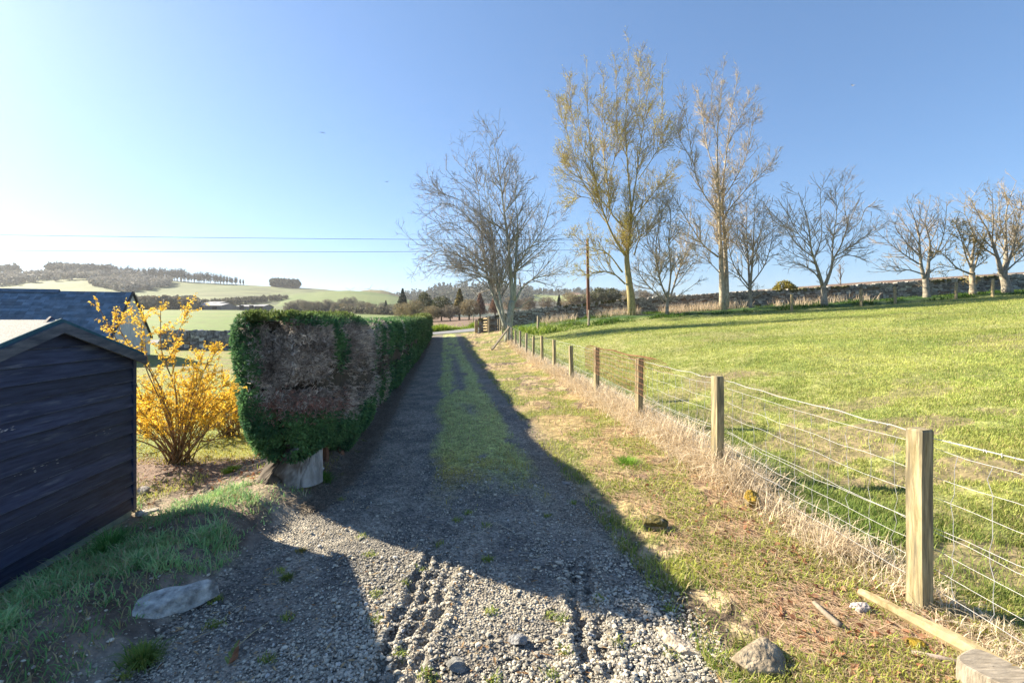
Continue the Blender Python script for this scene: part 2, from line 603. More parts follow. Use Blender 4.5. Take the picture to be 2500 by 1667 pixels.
# crop field right
crop = mixv(C((.19, .23, .06)), C((.29, .30, .11)), smooth(.35, .65, n2))
bare = smooth(.48, .58, fbm2(X * 1.4, Y * 1.4, 71, 4)) * smooth(16, 5, Y) * smooth(9, 3, Vf) + .7 * smooth(.55, .68, fbm2(X * .35, Y * .35, 72, 4)) * smooth(30, 12, Y)
crop = mixv(crop, C((.21, .15, .10)), np.clip(bare, 0, 1) * .8)
fringe = smooth(1.3, .5, Vf) * smooth(3, 5, Y)
crop = mixv(crop, C((.10, .17, .03)), fringe * .7)
rank = smooth(5.5, 4.0, wall_y(X) - Y + 1.6 * (n2 - .5))
crop = mixv(crop, C((.045, .10, .02)), rank)
# beyond the wall / road
mead = mixv(C((.12, .19, .04)), C((.17, .21, .055)), smooth(.3, .7, fbm2(X * .05, Y * .05, 81, 4)))
mead = mixv(mead, C((.12, .15, .05)), .5 * smooth(.45, .6, fbm2(X * .5, Y * .5, 82, 4)))
pl = mixv(C((.17, .115, .08)), C((.225, .155, .108)), smooth(.35, .65, fbm2(X * .3, Y * .3, 83, 4)))

aX = X / np.maximum(Y, 1)
zone = np.zeros(len(X), int)                                # 0 drive
isfield = (Vf > .1) & (Y < wall_y(X)) & (X > -3)
zone[(X < XE) & (Y < 47)] = 1                               # garden
zone[(U > 1.05) & (Vf <= .1) & (Y < 47)] = 2                # verge
zone[isfield] = 3
roadline = 47.2 + .35 * (X + 8)
zone[(Y > 33) & (drive_u(X, Y) < -4.2)] = 4                 # pasture
zone[(Y >= roadline - 1.2) & (X < 1.5) & (Y > 44.2) & (drive_u(X, Y) > -4.2)] = 5      # roadside
zone[(Y >= wall_y(X)) & (X > -2.5)] = 6                     # ploughed
zone[(Y > roadline + 9.5) & (aX > -.215) & (aX < .05)] = 6
zone[(Y > roadline - 1) & (aX <= -.19)] = 4
colA = np.where((zone == 3)[:, None], crop, c0)
colA = np.where((zone == 4)[:, None], mead, colA)
rs = mixv(C((.16, .24, .04)), C((.24, .25, .08)), smooth(.4, .6, n2))
colA = np.where((zone == 5)[:, None], rs, colA)
colA = np.where((zone == 6)[:, None], pl, colA)

gid = np.arange(NR * NC).reshape(NR, NC)
Q = np.stack([gid[:-1, :-1], gid[:-1, 1:], gid[1:, 1:], gid[1:, :-1]], -1).reshape(-1, 4)
VV = np.stack([X, Y, Z], -1)
zf = zone[Q[:, 0]]
for k, (nm, mt) in enumerate((('driveway', 'gravel'), ('garden_ground', 'soil'), ('verge', 'soil'), ('crop_field', 'field'), ('pasture', 'far'), ('roadside_grass', 'far'), ('ploughed_field', 'plough'))):
    q = Q[zf == k]
    if not len(q):
        continue
    ids, inv = np.unique(q, return_inverse=True)
    mb = MB()
    mb.add(VV[ids], inv.reshape(-1, 4), colA[ids])
    tag(mb.build(nm, MAT[mt], sm=True), kind='structure')

# land behind the viewer and far out, so that the sheet reaches the horizon
mb = MB()
gx = np.array([-3500, -1200, -400, -120, 120, 400, 1200, 3500.])
mb.add([[-3500, 262, -2], [3500, 262, -2], [3500, 6000, -2], [-3500, 6000, -2]], [[0, 1, 2, 3]], (.16, .21, .07))
mb.add([[-400, -400, -.35], [400, -400, -.35], [400, 1.6, -.35], [-400, 1.6, -.35]], [[0, 1, 2, 3]], (.14, .13, .08))
tag(mb.build('outer_ground', MAT['far']), kind='structure')

# public road beyond the drive
mb = MB()
rv, rf = [], []
xs = np.linspace(-45, 3, 60)
for i, x_ in enumerate(xs):
    for t_ in np.linspace(0, 5.0, 6):
        y_ = 47.2 + .35 * (x_ + 8) + t_
        rv.append((x_, y_, gz(x_, y_) + .05 + .03 * math.sin(t_ / 5 * math.pi)))
for i in range(len(xs) - 1):
    for j in range(5):
        rf.append((i * 6 + j, (i + 1) * 6 + j, (i + 1) * 6 + j + 1, i * 6 + j + 1))
mb.add(rv, rf)
tag(mb.build('road', MAT['tarmac'], sm=True), kind='structure')


# ------------------------------------------------------------------ far hills
class Hill:
    def __init__(s, top, dt, base_y, db, bulge=.5):
        t = np.array(top, float)
        s.px, s.py, s.dt, s.db, s.by, s.bulge = t[:, 0], t[:, 1], dt, db, base_y, bulge

    def point(s, px, t):
        """t 0 at the foot, 1 at the crest, beyond 1 falling away behind"""
        px = np.asarray(px, float)
        t = np.asarray(t, float)
        d = s.db + (s.dt - s.db) * t
        tp = np.interp(px, s.px, s.py)
        tt = np.minimum(t, 1)
        e = tt ** (1 - .35 * s.bulge)
        y = s.by + (tp - s.by) * e
        z = H - (y - HY) / F * d
        z = z - np.maximum(t - 1, 0) * (s.dt - s.db) * .35
        x = (px - 1250) / F * d
        return np.stack([x, d, z], -1)

    def mesh(s, name, colf, n=240, m=60, rough=1.0, seed=0):
        pxs = np.linspace(s.px[0], s.px[-1], n)
        ts = np.linspace(0, 1.25, m)
        T, P = np.meshgrid(ts, pxs, indexing='ij')
        V = s.point(P.ravel(), T.ravel())
        V[:, 2] += rough * (fbm2(V[:, 0] * .02, V[:, 1] * .02, seed, 4) - .5) * smooth(1.0, .9, T.ravel())
        c = colf(V, P.ravel(), T.ravel())
        g = np.arange(n * m).reshape(m, n)
        q = np.stack([g[:-1, :-1], g[:-1, 1:], g[1:, 1:], g[1:, :-1]], -1).reshape(-1, 4)
        b = MB()
        b.add(V, q, c)
        return tag(b.build(name, MAT['far'], sm=True), kind='structure')


def cc(a, b, t):
    return np.asarray(a)[None] * (1 - t[:, None]) + np.asarray(b)[None] * t[:, None]


HL = Hill([(-900, 640), (-500, 650), (-200, 662), (0, 668), (100, 668), (200, 671), (300, 676), (400, 683), (490, 690), (590, 695), (700, 701), (780, 705), (880, 716), (1000, 735), (1100, 760)], 760, 764, 300, .45)
HM = Hill([(430, 762), (500, 752), (570, 744), (650, 729), (720, 718), (790, 711), (850, 709), (900, 712), (950, 719), (1000, 732), (1050, 750), (1090, 764)], 560, 768, 310, .6)
HB = Hill([(820, 730), (860, 716), (885, 709), (905, 707), (930, 708), (950, 712), (975, 722), (1000, 734)], 640, 745, 560, .6)
HR = Hill([(840, 762), (900, 745), (960, 730), (1000, 724), (1040, 718), (1065, 708), (1110, 702), (1170, 700), (1230, 704), (1300, 709), (1360, 711), (1450, 709), (1550, 714), (1700, 728), (2000, 735), (2700, 740)], 1150, 785, 420, .3)


def col_HL(V, P, T):
    n = fbm2(V[:, 0] * .012, V[:, 1] * .012, 91, 4)
    c = cc((.095, .135, .045), (.14, .17, .065), smooth(.35, .65, n))
    rough = smooth(560, 640, P) * smooth(.3, .6, T) * smooth(.42, .58, fbm2(V[:, 0] * .03, V[:, 1] * .05, 92, 4))
    c = cc((1, 1, 1), (1, 1, 1), n) * c * (1 - .5 * rough[:, None])
    gull = smooth(.5, .58, fbm2(V[:, 0] * .02 + V[:, 1] * .01, V[:, 1] * .06, 93, 3)) * smooth(450, 520, P) * smooth(.75, .5, T)
    return c * (1 - .45 * gull[:, None])


def col_HM(V, P, T):
    n = fbm2(V[:, 0] * .02, V[:, 1] * .02, 95, 4)
    c = cc((.10, .155, .04), (.135, .18, .055), smooth(.3, .7, n))
    for line in (.12, .3, .985):
        c = c * (1 - .5 * np.exp(-((T - line - .0006 * (P - 800)) / .006) ** 2))[:, None]
    return c


def col_HB(V, P, T):
    return cc((.12, .11, .06), (.19, .18, .09), smooth(.3, .7, fbm2(V[:, 0] * .05, V[:, 1] * .05, 97, 4)))


def col_HR(V, P, T):
    c = cc((.045, .07, .055), (.09, .09, .06), smooth(.4, .6, fbm2(V[:, 0] * .03, V[:, 1] * .03, 99, 4)))
    f = smooth(1290, 1300, P) * smooth(1480, 1460, P) * smooth(.62, .65, T) * smooth(.86, .83, T)
    c = cc((1, 1, 1), (1, 1, 1), f) * c * (1 - f[:, None]) + np.array([.25, .30, .10])[None] * f[:, None]
    red = smooth(.66, .72, fbm2(V[:, 0] * .02, V[:, 1] * .02, 101, 3)) * (1 - f)
    return c * (1 - red[:, None]) + np.array([.22, .12, .08])[None] * red[:, None]


HL.mesh('hill', col_HL, 300, 70, 3, 1)
HM.mesh('hill', col_HM, 240, 80, 1.2, 2)
HB.mesh('hill', col_HB, 120, 30, 1, 3)
HR.mesh('hill', col_HR, 300, 60, 3, 4)
# ------------------------------------------------------------------ garden shed
def garden_shed():
    cA = np.array([-3.956, 4.90])                       # far bottom corner of the boarded gable
    ax = nrm(np.array([.155, -1.26]))                  # along the gable wall, towards the viewer
    nx = np.array([ax[1], -ax[0]])                     # into the shed (away from the drive)
    if nx[0] > 0:
        nx = -nx
    zb = -.135
    Wd, Dp = 1.978, 2.5
    ze, za = 1.515, 1.854
    t = thing('garden_shed', (*cA, zb), 'small dark navy stained timber garden shed with felt roof', 'shed')

    def P(a, b, z):
        q = cA + ax * a + nx * b
        return (q[0], q[1], z)

    def roofz(a):
        return ze + (za - ze) * (1 - abs(a - Wd / 2) / (Wd / 2))
    # lapped boards on the gable, one mesh
    mb = MB()
    z = zb + .07
    bh = .129
    k = 0
    while z < za - .03:
        z1 = z + bh
        # clip board ends by the roof slope
        lo0 = 0 if z <= ze else (z - ze) / (za - ze) * Wd / 2
        lo1 = 0 if z1 <= ze else min((z1 - ze) / (za - ze), 1) * Wd / 2
        outb, outt = -.027, -.003
        v = [P(lo0, outb, z), P(Wd - lo0, outb, z), P(Wd - lo1, outt, z1), P(lo1, outt, z1),
             P(lo0, .012, z), P(Wd - lo0, .012, z), P(Wd - lo1, .012, z1), P(lo1, .012, z1)]
        mb.add(v, [[0, 1, 2, 3], [4, 7, 6, 5], [0, 4, 5, 1], [3, 2, 6, 7], [0, 3, 7, 4], [1, 5, 6, 2]], np.ones(3) * RNG.uniform(.7, 1.35))
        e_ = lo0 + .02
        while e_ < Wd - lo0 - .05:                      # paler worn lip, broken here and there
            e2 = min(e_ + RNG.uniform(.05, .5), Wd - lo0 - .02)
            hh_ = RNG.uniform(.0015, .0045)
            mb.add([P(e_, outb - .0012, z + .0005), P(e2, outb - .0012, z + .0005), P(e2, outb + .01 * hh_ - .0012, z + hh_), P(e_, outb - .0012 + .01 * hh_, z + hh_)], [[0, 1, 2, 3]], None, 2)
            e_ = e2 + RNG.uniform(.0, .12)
        z = z1 + .004
        k += 1
    gb = mb
    # other walls
    mb = MB()
    for a in (.0, Wd):
        s_ = 1 if a == 0 else -1
        z = zb + .07
        while z < ze - .02:
            v = [P(a - s_ * .02, .02, z), P(a - s_ * .02, Dp, z), P(a - s_ * .004, Dp, z + bh), P(a - s_ * .004, .02, z + bh),
                 P(a + s_ * .02, .02, z), P(a + s_ * .02, Dp, z), P(a + s_ * .02, Dp, z + bh), P(a + s_ * .02, .02, z + bh)]
            mb.add(v, [[0, 1, 2, 3], [4, 7, 6, 5], [0, 4, 5, 1], [3, 2, 6, 7], [0, 3, 7, 4], [1, 5, 6, 2]])
            z += bh + .003
    mb.add([P(0, Dp, zb), P(Wd, Dp, zb), P(Wd, Dp, ze), P(Wd / 2, Dp, za), P(0, Dp, ze)], [[0, 1, 2, 3, 4]])
    mb.build('side_wall', MAT['shed'], t)
    mb = MB()
    # corner strip
    for a in (.0,):
        mb.add([P(a - .028, -.03, zb + .05), P(a + .02, -.03, zb + .05), P(a + .02, -.03, ze), P(a - .028, -.03, ze),
                P(a - .028, .03, zb + .05), P(a + .02, .03, zb + .05), P(a + .02, .03, ze), P(a - .028, .03, ze)],
               [[0, 1, 2, 3], [4, 7, 6, 5], [0, 4, 5, 1], [3, 2, 6, 7], [0, 3, 7, 4], [1, 5, 6, 2]])
    mb.build('corner_strip', MAT['shed'], t)
    # timber bearer under the wall
    mb = MB()
    mb.add([P(.02, -.012, zb - .1), P(Wd, -.012, zb - .1), P(Wd, -.012, zb + .068), P(.02, -.012, zb + .068),
            P(.02, .06, zb - .1), P(Wd, .06, zb - .1), P(Wd, .06, zb + .068), P(.02, .06, zb + .068)],
           [[0, 1, 2, 3], [4, 7, 6, 5], [0, 4, 5, 1], [3, 2, 6, 7], [0, 3, 7, 4], [1, 5, 6, 2]])
    mb.build('floor_bearer', material('bearer_wood', (.20, .25, .23), (.38, .42, .38), 6, 8, bump=.3), t)
    # roof slopes with thickness, overhanging the gable
    ov, th = .075, .03
    for side in (0, 1):
        a0 = -.07 if side == 0 else Wd + .07
        za0 = ze - .07 * (za - ze) / (Wd / 2)
        mb = MB()
        n_ = 14
        V, Fq = [], []
        for lay in (th + .012, 0.012):
            for i in range(n_ + 1):
                b = -ov + (Dp + .15) * i / n_
                V += [P(a0, b, za0 + lay), P(Wd / 2, b, za + lay + .002)]
        m_ = 2 * (n_ + 1)
        for i in range(n_):
            j = 2 * i
            Fq += [(j, j + 1, j + 3, j + 2), (m_ + j, m_ + j + 2, m_ + j + 3, m_ + j + 1), (j, j + 2, m_ + j + 2, m_ + j), (j + 1, m_ + j + 1, m_ + j + 3, j + 3)]
        Fq += [(0, m_, m_ + 1, 1), (2 * n_, 2 * n_ + 1, m_ + 2 * n_ + 1, m_ + 2 * n_)]
        mb.add(V, Fq)
        rf_ = mb.build('roof_slope', MAT['felt'], t)
        # felt turned down over the verge
        e = MB()
        e.add([P(a0, -ov - .006, za0 + .055), P(Wd / 2, -ov - .006, za + .055), P(Wd / 2, -ov - .006, za - .002), P(a0, -ov - .006, za0 - .002),
               P(a0, -ov + .004, za0 + .055), P(Wd / 2, -ov + .004, za + .055), P(Wd / 2, -ov + .004, za - .002), P(a0, -ov + .004, za0 - .002)],
              [[0, 1, 2, 3], [4, 7, 6, 5], [0, 4, 5, 1], [3, 2, 6, 7], [0, 3, 7, 4], [1, 5, 6, 2]])
        fe = e.build('felt_edge', MAT['feltedge'])
        fe.parent = rf_
        # bargeboard
        mb = MB()
        hh = .085
        mb.add([P(a0, -ov - .03, za0 + .02), P(Wd / 2, -ov - .03, za + .02), P(Wd / 2, -ov - .03, za + .02 - hh), P(a0, -ov - .03, za0 + .02 - hh),
                P(a0, -ov - .008, za0 + .02), P(Wd / 2, -ov - .008, za + .02), P(Wd / 2, -ov - .008, za + .02 - hh), P(a0, -ov - .008, za0 + .02 - hh)],
               [[0, 1, 2, 3], [4, 7, 6, 5], [0, 4, 5, 1], [3, 2, 6, 7], [0, 3, 7, 4], [1, 5, 6, 2]])
        mb.build('bargeboard', MAT['barge'], t)
    # bare scraped patches, worn slivers on the board faces
    mb = gb
    rg = np.random.default_rng(5)
    SH = 1.15
    for (a, z_, ln, cnt) in ((1.42, 1.40, .12, 9), (1.22, 1.19, .12, 14), (1.55, 1.12, .06, 5), (1.0, .86, .5, 10), (1.5, .76, .2, 9), (.35, .97, .22, 5), (1.58, 1.42, .2, 4)):
        a, z_ = a * SH, H - SH * (H - z_)
        for _ in range(cnt):
            a_ = a + rg.normal() * ln * .4
            zz = z_ + rg.normal() * .012
            l_, h_ = rg.uniform(.006, .028), rg.uniform(.0012, .0026)
            if not .03 < a_ < Wd - .05:
                continue
            b_ = -.0245
            row = (zz - zb - .07) % (bh + .004) / bh
            b_ = -.027 + .024 * row - .0016
            sl_ = .024 / bh
            mb.add([P(a_ - l_, b_, zz), P(a_, b_ - h_ * sl_, zz - h_), P(a_ + l_, b_, zz), P(a_, b_ + h_ * sl_, zz + h_)], [[0, 1, 2, 3]], None, 1)
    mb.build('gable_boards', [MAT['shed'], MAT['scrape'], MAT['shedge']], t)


garden_shed()


# ------------------------------------------------------------------ hedge
HC = np.array([-2.36, 4.62])
HT = nrm(np.array([-.145, 1.0]))
HN = np.array([HT[1], -HT[0]])
HLEN = 38.0


def hedge_pt(s, th, grow=0.0):
    """surface of the clipped hedge: s along, th round the section (0 = drive side, 90 = top)"""
    s = np.asarray(s, float)
    th = np.asarray(th, float)
    wave = .10 * np.sin(s * 2.35 + .6) * smooth(1.5, 3, s) + .16 * (noise2(s * .55, s * 0 + 3, 5) - .5)
    hw = .48 + wave * .6 + grow
    zt = 1.97 + .03 * np.sin(s * 1.1) - .12 * smooth(2.2, 4.2, s) + .12 * smooth(10, 24, s) + .26 * smooth(24, 38, s) + .10 * (noise2(s * .9, s * 0, 7) - .5) + grow
    zb = .47 - .39 * smooth(.6, 1.9, s) + .10 * (noise2(s * 2.2, s * 0, 9) - .5) - grow + .2 * smooth(20, 36, s)
    cth, sth = np.cos(th), np.sin(th)
    ex = np.sign(cth) * np.abs(cth) ** .42
    ez = np.sign(sth) * np.abs(sth) ** .42
    zz = (zt + zb) / 2 + (zt - zb) / 2 * ez
    hgt = np.clip((zz - zb) / (zt - zb), 0, 1)
    wf = .92 + .08 * smooth(0, .4, hgt)
    end = np.sqrt(np.clip(1 - np.clip((.45 - s) / .45, 0, 1) ** 2.6, 0, 1)) * np.sqrt(np.clip(1 - np.clip((s - HLEN + .6) / .6, 0, 1) ** 3, 0, 1))
    wfin = hw * wf * (.25 + .75 * end) * np.where(end < .02, .3, 1)
    lean = -.45 * (hgt - .70) * smooth(2.6, 0, s)
    x = HC[0] + HT[0] * (s + lean) + HN[0] * ex * wfin
    y = HC[1] + HT[1] * (s + lean) + HN[1] * ex * wfin
    return np.stack([x, y, zz], -1)


def hedge():
    t = thing('hedge', (HC[0], HC[1], .1), 'long clipped conifer hedge beside the drive, browned in patches', 'hedge')
    ns, nth = 260, 40
    ss = np.concatenate([np.linspace(.2, .7, 24), np.linspace(.75, HLEN, ns - 24)])
    ths = np.linspace(0, 2 * np.pi, nth, endpoint=False)
    S, T = np.meshgrid(ss, ths, indexing='ij')
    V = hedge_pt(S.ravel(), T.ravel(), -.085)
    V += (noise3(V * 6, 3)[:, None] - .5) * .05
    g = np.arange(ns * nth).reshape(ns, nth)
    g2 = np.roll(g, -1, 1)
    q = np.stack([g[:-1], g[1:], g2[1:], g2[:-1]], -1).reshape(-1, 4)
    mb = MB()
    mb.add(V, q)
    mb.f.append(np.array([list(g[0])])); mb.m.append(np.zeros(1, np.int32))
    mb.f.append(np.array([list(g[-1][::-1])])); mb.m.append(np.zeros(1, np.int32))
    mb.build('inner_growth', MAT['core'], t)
    # clipped sprays
    rg = np.random.default_rng(3)
    N = 125000
    uu = rg.random(N)
    L1 = 9.0
    s = L1 * (np.exp(uu * np.log((HLEN + L1) / L1)) - 1)
    s = (np.exp(uu * np.log(1 + HLEN / 2.2)) - 1) * 2.2
    th = rg.uniform(-1.9, 2 * np.pi - 1.9, N)
    # keep fewer on the far, hidden side
    keep = (np.cos(th) > -.3) | (rg.random(N) < .35)
    ne = 46000                                            # the end face
    s2 = rg.uniform(0, .06, ne) ** 1.0
    th2 = rg.uniform(0, 2 * np.pi, ne)
    s, th = np.concatenate([s[keep], s2]), np.concatenate([th[keep], th2])
    sh = np.concatenate([np.zeros(keep.sum()), rg.random(ne) ** .40])
    e = 1e-3
    p = hedge_pt(s, th)
    dth = hedge_pt(s, th + .02) - p
    ds = hedge_pt(s + .02, th) - p
    nn = nrm(np.cross(ds, dth))
    cen = np.stack([HC[0] + HT[0] * s, HC[1] + HT[1] * s, np.full_like(s, 1.2)], -1)
    out = np.sum(nn * (p - cen), 1)
    nn = np.where(out[:, None] < 0, -nn, nn)
    isE = sh > 0
    # end-face sprays: fill the disc between centre and rim
    ze = hedge_pt(s, np.full_like(s, np.pi / 2))
    rim = hedge_pt(np.full_like(s, .30), th)
    opp = hedge_pt(np.full_like(s, .30), np.pi - th)
    cz0 = hedge_pt(np.full_like(s, .30), np.full_like(s, np.pi / 2))
    cz1 = hedge_pt(np.full_like(s, .30), np.full_like(s, -np.pi / 2))
    cz = .5 * (cz0 + cz1)
    fc = cz * (1 - sh[:, None]) + rim * sh[:, None]
    hg = np.clip((fc[:, 2] - .34) / 1.7, 0, 1)
    dome = (1 - sh ** 3) * .30
    fc[:, :2] -= HT[None] * dome[:, None]
    p = np.where(isE[:, None], fc, p)
    ne_ = nrm(np.stack([-HT[0] + 0 * s, -HT[1] + 0 * s, .1 + 0 * s], -1) + .9 * sh[:, None] ** 3 * nrm(rim - cz))
    nn = np.where(isE[:, None], ne_, nn)
    dist = p[:, 1]
    n = len(p)
    # ---- living / dead patches
    side = np.sum((p[:, :2] - HC[None]) * HN[None], 1)      # + drive side
    along = np.sum((p[:, :2] - HC[None]) * HT[None], 1)
    q3 = np.stack([along * .9, p[:, 2] * .9, side * .9], -1)
    nz = fbm3(q3 * 2.2 + 3, 5, 4)
    nz2 = fbm3(q3 * 1.1 + 9, 8, 3)
    front = smooth(1.2, -.2, along)
    # one big dead patch across the near shoulder of the drive side
    patch = smooth(4.3, 3.2, along + .8 * (nz - .5)) * smooth(-.36, -.12, side + .35 * (nz - .5)) * smooth(.70, .95, p[:, 2] + .22 * smooth(.3, 1.6, along) + .5 * (nz2 - .5)) * smooth(1.90, 1.78, p[:, 2] + .16 * (nz - .5))
    streak = smooth(3.0, 3.8, along) * smooth(.50, .58, fbm2(along * 1.6, p[:, 2] * .35, 12, 3) + .15 * (nz - .5)) * smooth(14, 7, along)
    green_hole = smooth(.53, .60, .7 * nz2 + .3 * nz) * .9 + smooth(.22, .1, np.abs(along - .95 + .12 * p[:, 2])) * smooth(1.1, 1.4, p[:, 2])
    dead = np.clip(np.maximum(patch * (1 - np.clip(green_hole, 0, 1)), streak * .8), 0, 1)
    dead = np.where(side < -.3, 0, dead)
    isd = rg.random(n) < dead
    red = smooth(1.25, .75, p[:, 2] + .4 * (nz2 - .5)) * smooth(1.6, .6, along)
    cl = fbm3(p * 5.0, 21, 3)
    gcol = cc((.045, .13, .065), (.16, .31, .11), np.clip(smooth(.25, .75, cl) * .8 + rg.normal(0, .15, n), 0, 1))
    ytop = smooth(1.86, 1.98, p[:, 2]) + .35 * smooth(6, 20, along)
    gcol = gcol * (1 - .75 * np.clip(ytop, 0, 1)[:, None]) + np.array([.15, .16, .035])[None] * .75 * np.clip(ytop, 0, 1)[:, None]
    dcol = cc((.20, .17, .15), (.74, .66, .58), np.clip(smooth(.3, .7, .6 * cl + .4 * nz) + rg.normal(0, .28, n), 0, 1))
    rcol = cc((.28, .15, .12), (.46, .27, .23), rg.random(n))
    rr = (rg.random(n) < red * .75)[:, None]
    dcol = np.where(rr, rcol, dcol)
    col = np.where(isd[:, None], dcol, gcol) * rg.uniform(.75, 1.25, (n, 1))
    # ---- geometry: a spray = three slim leaflets in a fan, or a bare twig when dead
    size = (.040 + .0065 * np.maximum(dist - 5, 0)) * rg.uniform(.7, 1.35, n)
    p = p + nn * (rg.uniform(-.07, .015, n) + .05 * (fbm3(p * 3.2, 31, 3) - .5))[:, None]
    rv = nrm(rg.normal(size=(n, 3)))
    droop = np.where(rg.random(n) < .5, -.25, .45)
    dr = nrm(nn * .65 + rv * .75 + np.array([0, 0, 1.0])[None] * droop[:, None])
    dr = np.where(isd[:, None], nrm(nn * .35 + rv * 1.0 + np.array([[0, 0, .35]])), dr)
    sd = nrm(np.cross(dr, nrm(rg.normal(size=(n, 3)))))
    mb = MB()
    lv = ~isd
    for k, (ang, ln) in enumerate(((-.6, .8), (0, 1.0), (.6, .8))):
        d_ = nrm(dr[lv] * math.cos(ang) + sd[lv] * math.sin(ang))
        w_ = np.cross(d_, nn[lv] + .3 * rv[lv])
        w_ = nrm(w_) * (size[lv] * .17)[:, None]
        b_ = p[lv]
        tip = b_ + d_ * (size[lv] * ln)[:, None]
        md = b_ + d_ * (size[lv] * ln * .5)[:, None] + nn[lv] * (size[lv] * .05)[:, None]
        V = np.stack([b_, md + w_, tip, md - w_], 1).reshape(-1, 3)
        mb.add(V, np.arange(len(V)).reshape(-1, 4), np.repeat(col[lv] * (.9 + .1 * k), 4, 0))
    for k in range(4):
        b_ = p[isd] - nn[isd] * (.012 * k)
        d_ = nrm(dr[isd] + .5 * rg.normal(size=(isd.sum(), 3)))
        w_ = nrm(np.cross(d_, nn[isd] + .2 * rv[isd])) * (size[isd] * .085)[:, None]
        tip = b_ + d_ * (size[isd] * .95)[:, None]
        V = np.stack([b_ - w_, b_ + w_, tip + w_ * .5, tip - w_ * .5], 1).reshape(-1, 3)
        mb.add(V, np.arange(len(V)).reshape(-1, 4), np.repeat(col[isd], 4, 0))
    mb.build('foliage', MAT['leaf'], t)
    # trunks showing in the gaps below
    for s_, off in ((1.3, .2), (1.75, .28), (2.5, .2), (3.4, .25), (4.2, .2), (5.4, .25), (6.6, .22), (8.2, .25)):
        b_ = HC + HT * s_ + HN * off
        z0 = gz(*b_)
        P_ = np.array([[b_[0] + rg.normal() * .01, b_[1] + rg.normal() * .01, z0 - .05 + .12 * i] for i in range(6)])
        m2 = MB()
        m2.tubes(P_, np.linspace(.045, .03, 6), 7, (.20, .10, .06))
        m2.build('stem', MAT['bark'], t)


hedge()


# ------------------------------------------------------------------ rocks, log, loose pieces
def rock(name, loc, size, col, label, cat='rock', seed=0, rz=0, rx=0, ry=0, sub=3, rough=.28, flat=None, group=None, mossy=None):
    V, Fc = (ICO2, ICO3, ICO4)[sub - 2]
    V = V.copy()
    d_ = 1 + rough * (fbm3(V * 1.3 + seed * 3.1, seed, 3) - .5) * 2 + rough * .35 * (fbm3(V * 4 + seed, seed + 3, 3) - .5)
    # planar cuts make it angular
    rg = np.random.default_rng(seed)
    V = V * d_[:, None]
    for _ in range(7):
        n_ = nrm(rg.normal(size=3))
        h_ = rg.uniform(.55, .8)
        k = V @ n_ - h_
        V = V - np.maximum(k, 0)[:, None] * n_[None] * .9
    nz = fbm3(V * 2.5 + seed, seed + 9, 4)
    c = np.asarray(col)[None] * (.7 + .6 * nz[:, None])
    if mossy is not None:
        k = smooth(.45, .6, fbm3(V * 2 + 5, seed + 20, 3) + .2 * V[:, 2])
        c = c * (1 - k[:, None]) + np.asarray(mossy)[None] * k[:, None]
    V = rot(V * np.asarray(size) * .5, rx, ry, rz) + np.asarray(loc)
    mb = MB()
    mb.add(V, Fc, c)
    return tag(mb.build(name, MAT['rock'], sm=sub > 3), label, cat, group)


def on_ground(px, py, lift=0.0):
    """spot on the land under a photograph pixel"""
    d_ = H * F / max(py - HY, 4)
    for _ in range(30):
        x_ = (px - 1250) / F * d_
        d_ = .5 * d_ + .5 * (H - gz(x_, d_)) * F / max(py - HY, 4)
    x_ = (px - 1250) / F * d_
    return np.array([x_, d_, gz(x_, d_) + lift])


def log():
    c = on_ground(688, 1170)
    na, nt_ = 150, 34
    th = np.linspace(0, 2 * np.pi, na, endpoint=False)
    t = np.linspace(0, 1, nt_)
    T, A = np.meshgrid(t, th, indexing='ij')
    T, A = T.ravel(), A.ravel()
    ca, sa = np.cos(A), np.sin(A)
    ex, ey = np.sign(ca) * np.abs(ca) ** .7, np.sign(sa) * np.abs(sa) ** .7
    side = np.clip(T / .72, 0, 1)                       # bark face, then over the shoulder to the top
    cap = np.clip((T - .72) / .28, 0, 1)
    crack = np.exp(-((A - 4.45 - .16 * np.sin(side * 6)) / .03) ** 2) + .7 * np.exp(-((A - 5.1 + .12 * np.sin(side * 5 + 1)) / .022) ** 2) + .6 * np.exp(-((A - 3.9 + .1 * np.sin(side * 7)) / .022) ** 2)
    g = fbm2(A * 3.1, side * 1.3, 5, 4) - .5
    g2 = fbm2(A * 22, side * 1.6, 6, 3) - .5
    rho = (1.0 - .10 * side ** 3 + .06 * (1 - side) ** 3) * np.sqrt(np.clip(1 - cap ** 2.6, 0, 1)) * (1 + .13 * g + .03 * g2) - .085 * crack * (1 - cap)
    rho = rho * (1 + .12 * (fbm2(A * 1.6, side * 2.4, 15, 3) - .5))
    x, y = ex * rho * .34, ey * rho * .19
    ztop = .31 + .22 * x / .34 + .05 * np.sin(A * 3)
    z = -.06 + side * ztop + cap * .055 + .02 * g * cap
    V = rot(np.stack([x + .06 * side, y + .05 * side, z], -1), 0, 0, R(24)) + c + np.array([.04, .02, 0])
    n_ = .65 * fbm2(A * 2.2, side * 2.0, 9, 4) + .35 * fbm2(A * 20, side * 5, 10, 3)
    col = cc((.11, .085, .065), (.40, .385, .35), smooth(.38, .66, n_ + .26 * x / .34))
    col = col * (1 - .8 * np.clip(crack, 0, 1)[:, None] * (1 - cap)[:, None])
    g_ = np.arange(na * nt_).reshape(nt_, na)
    gn = np.roll(g_, -1, 1)
    q = np.stack([g_[:-1], gn[:-1], gn[1:], g_[1:]], -1).reshape(-1, 4)
    mb = MB()
    mb.add(V, q, col)
    tag(mb.build('log', MAT['bark'], sm=True), 'pale weathered lump of tree trunk under the near end of the hedge', 'log')


log()
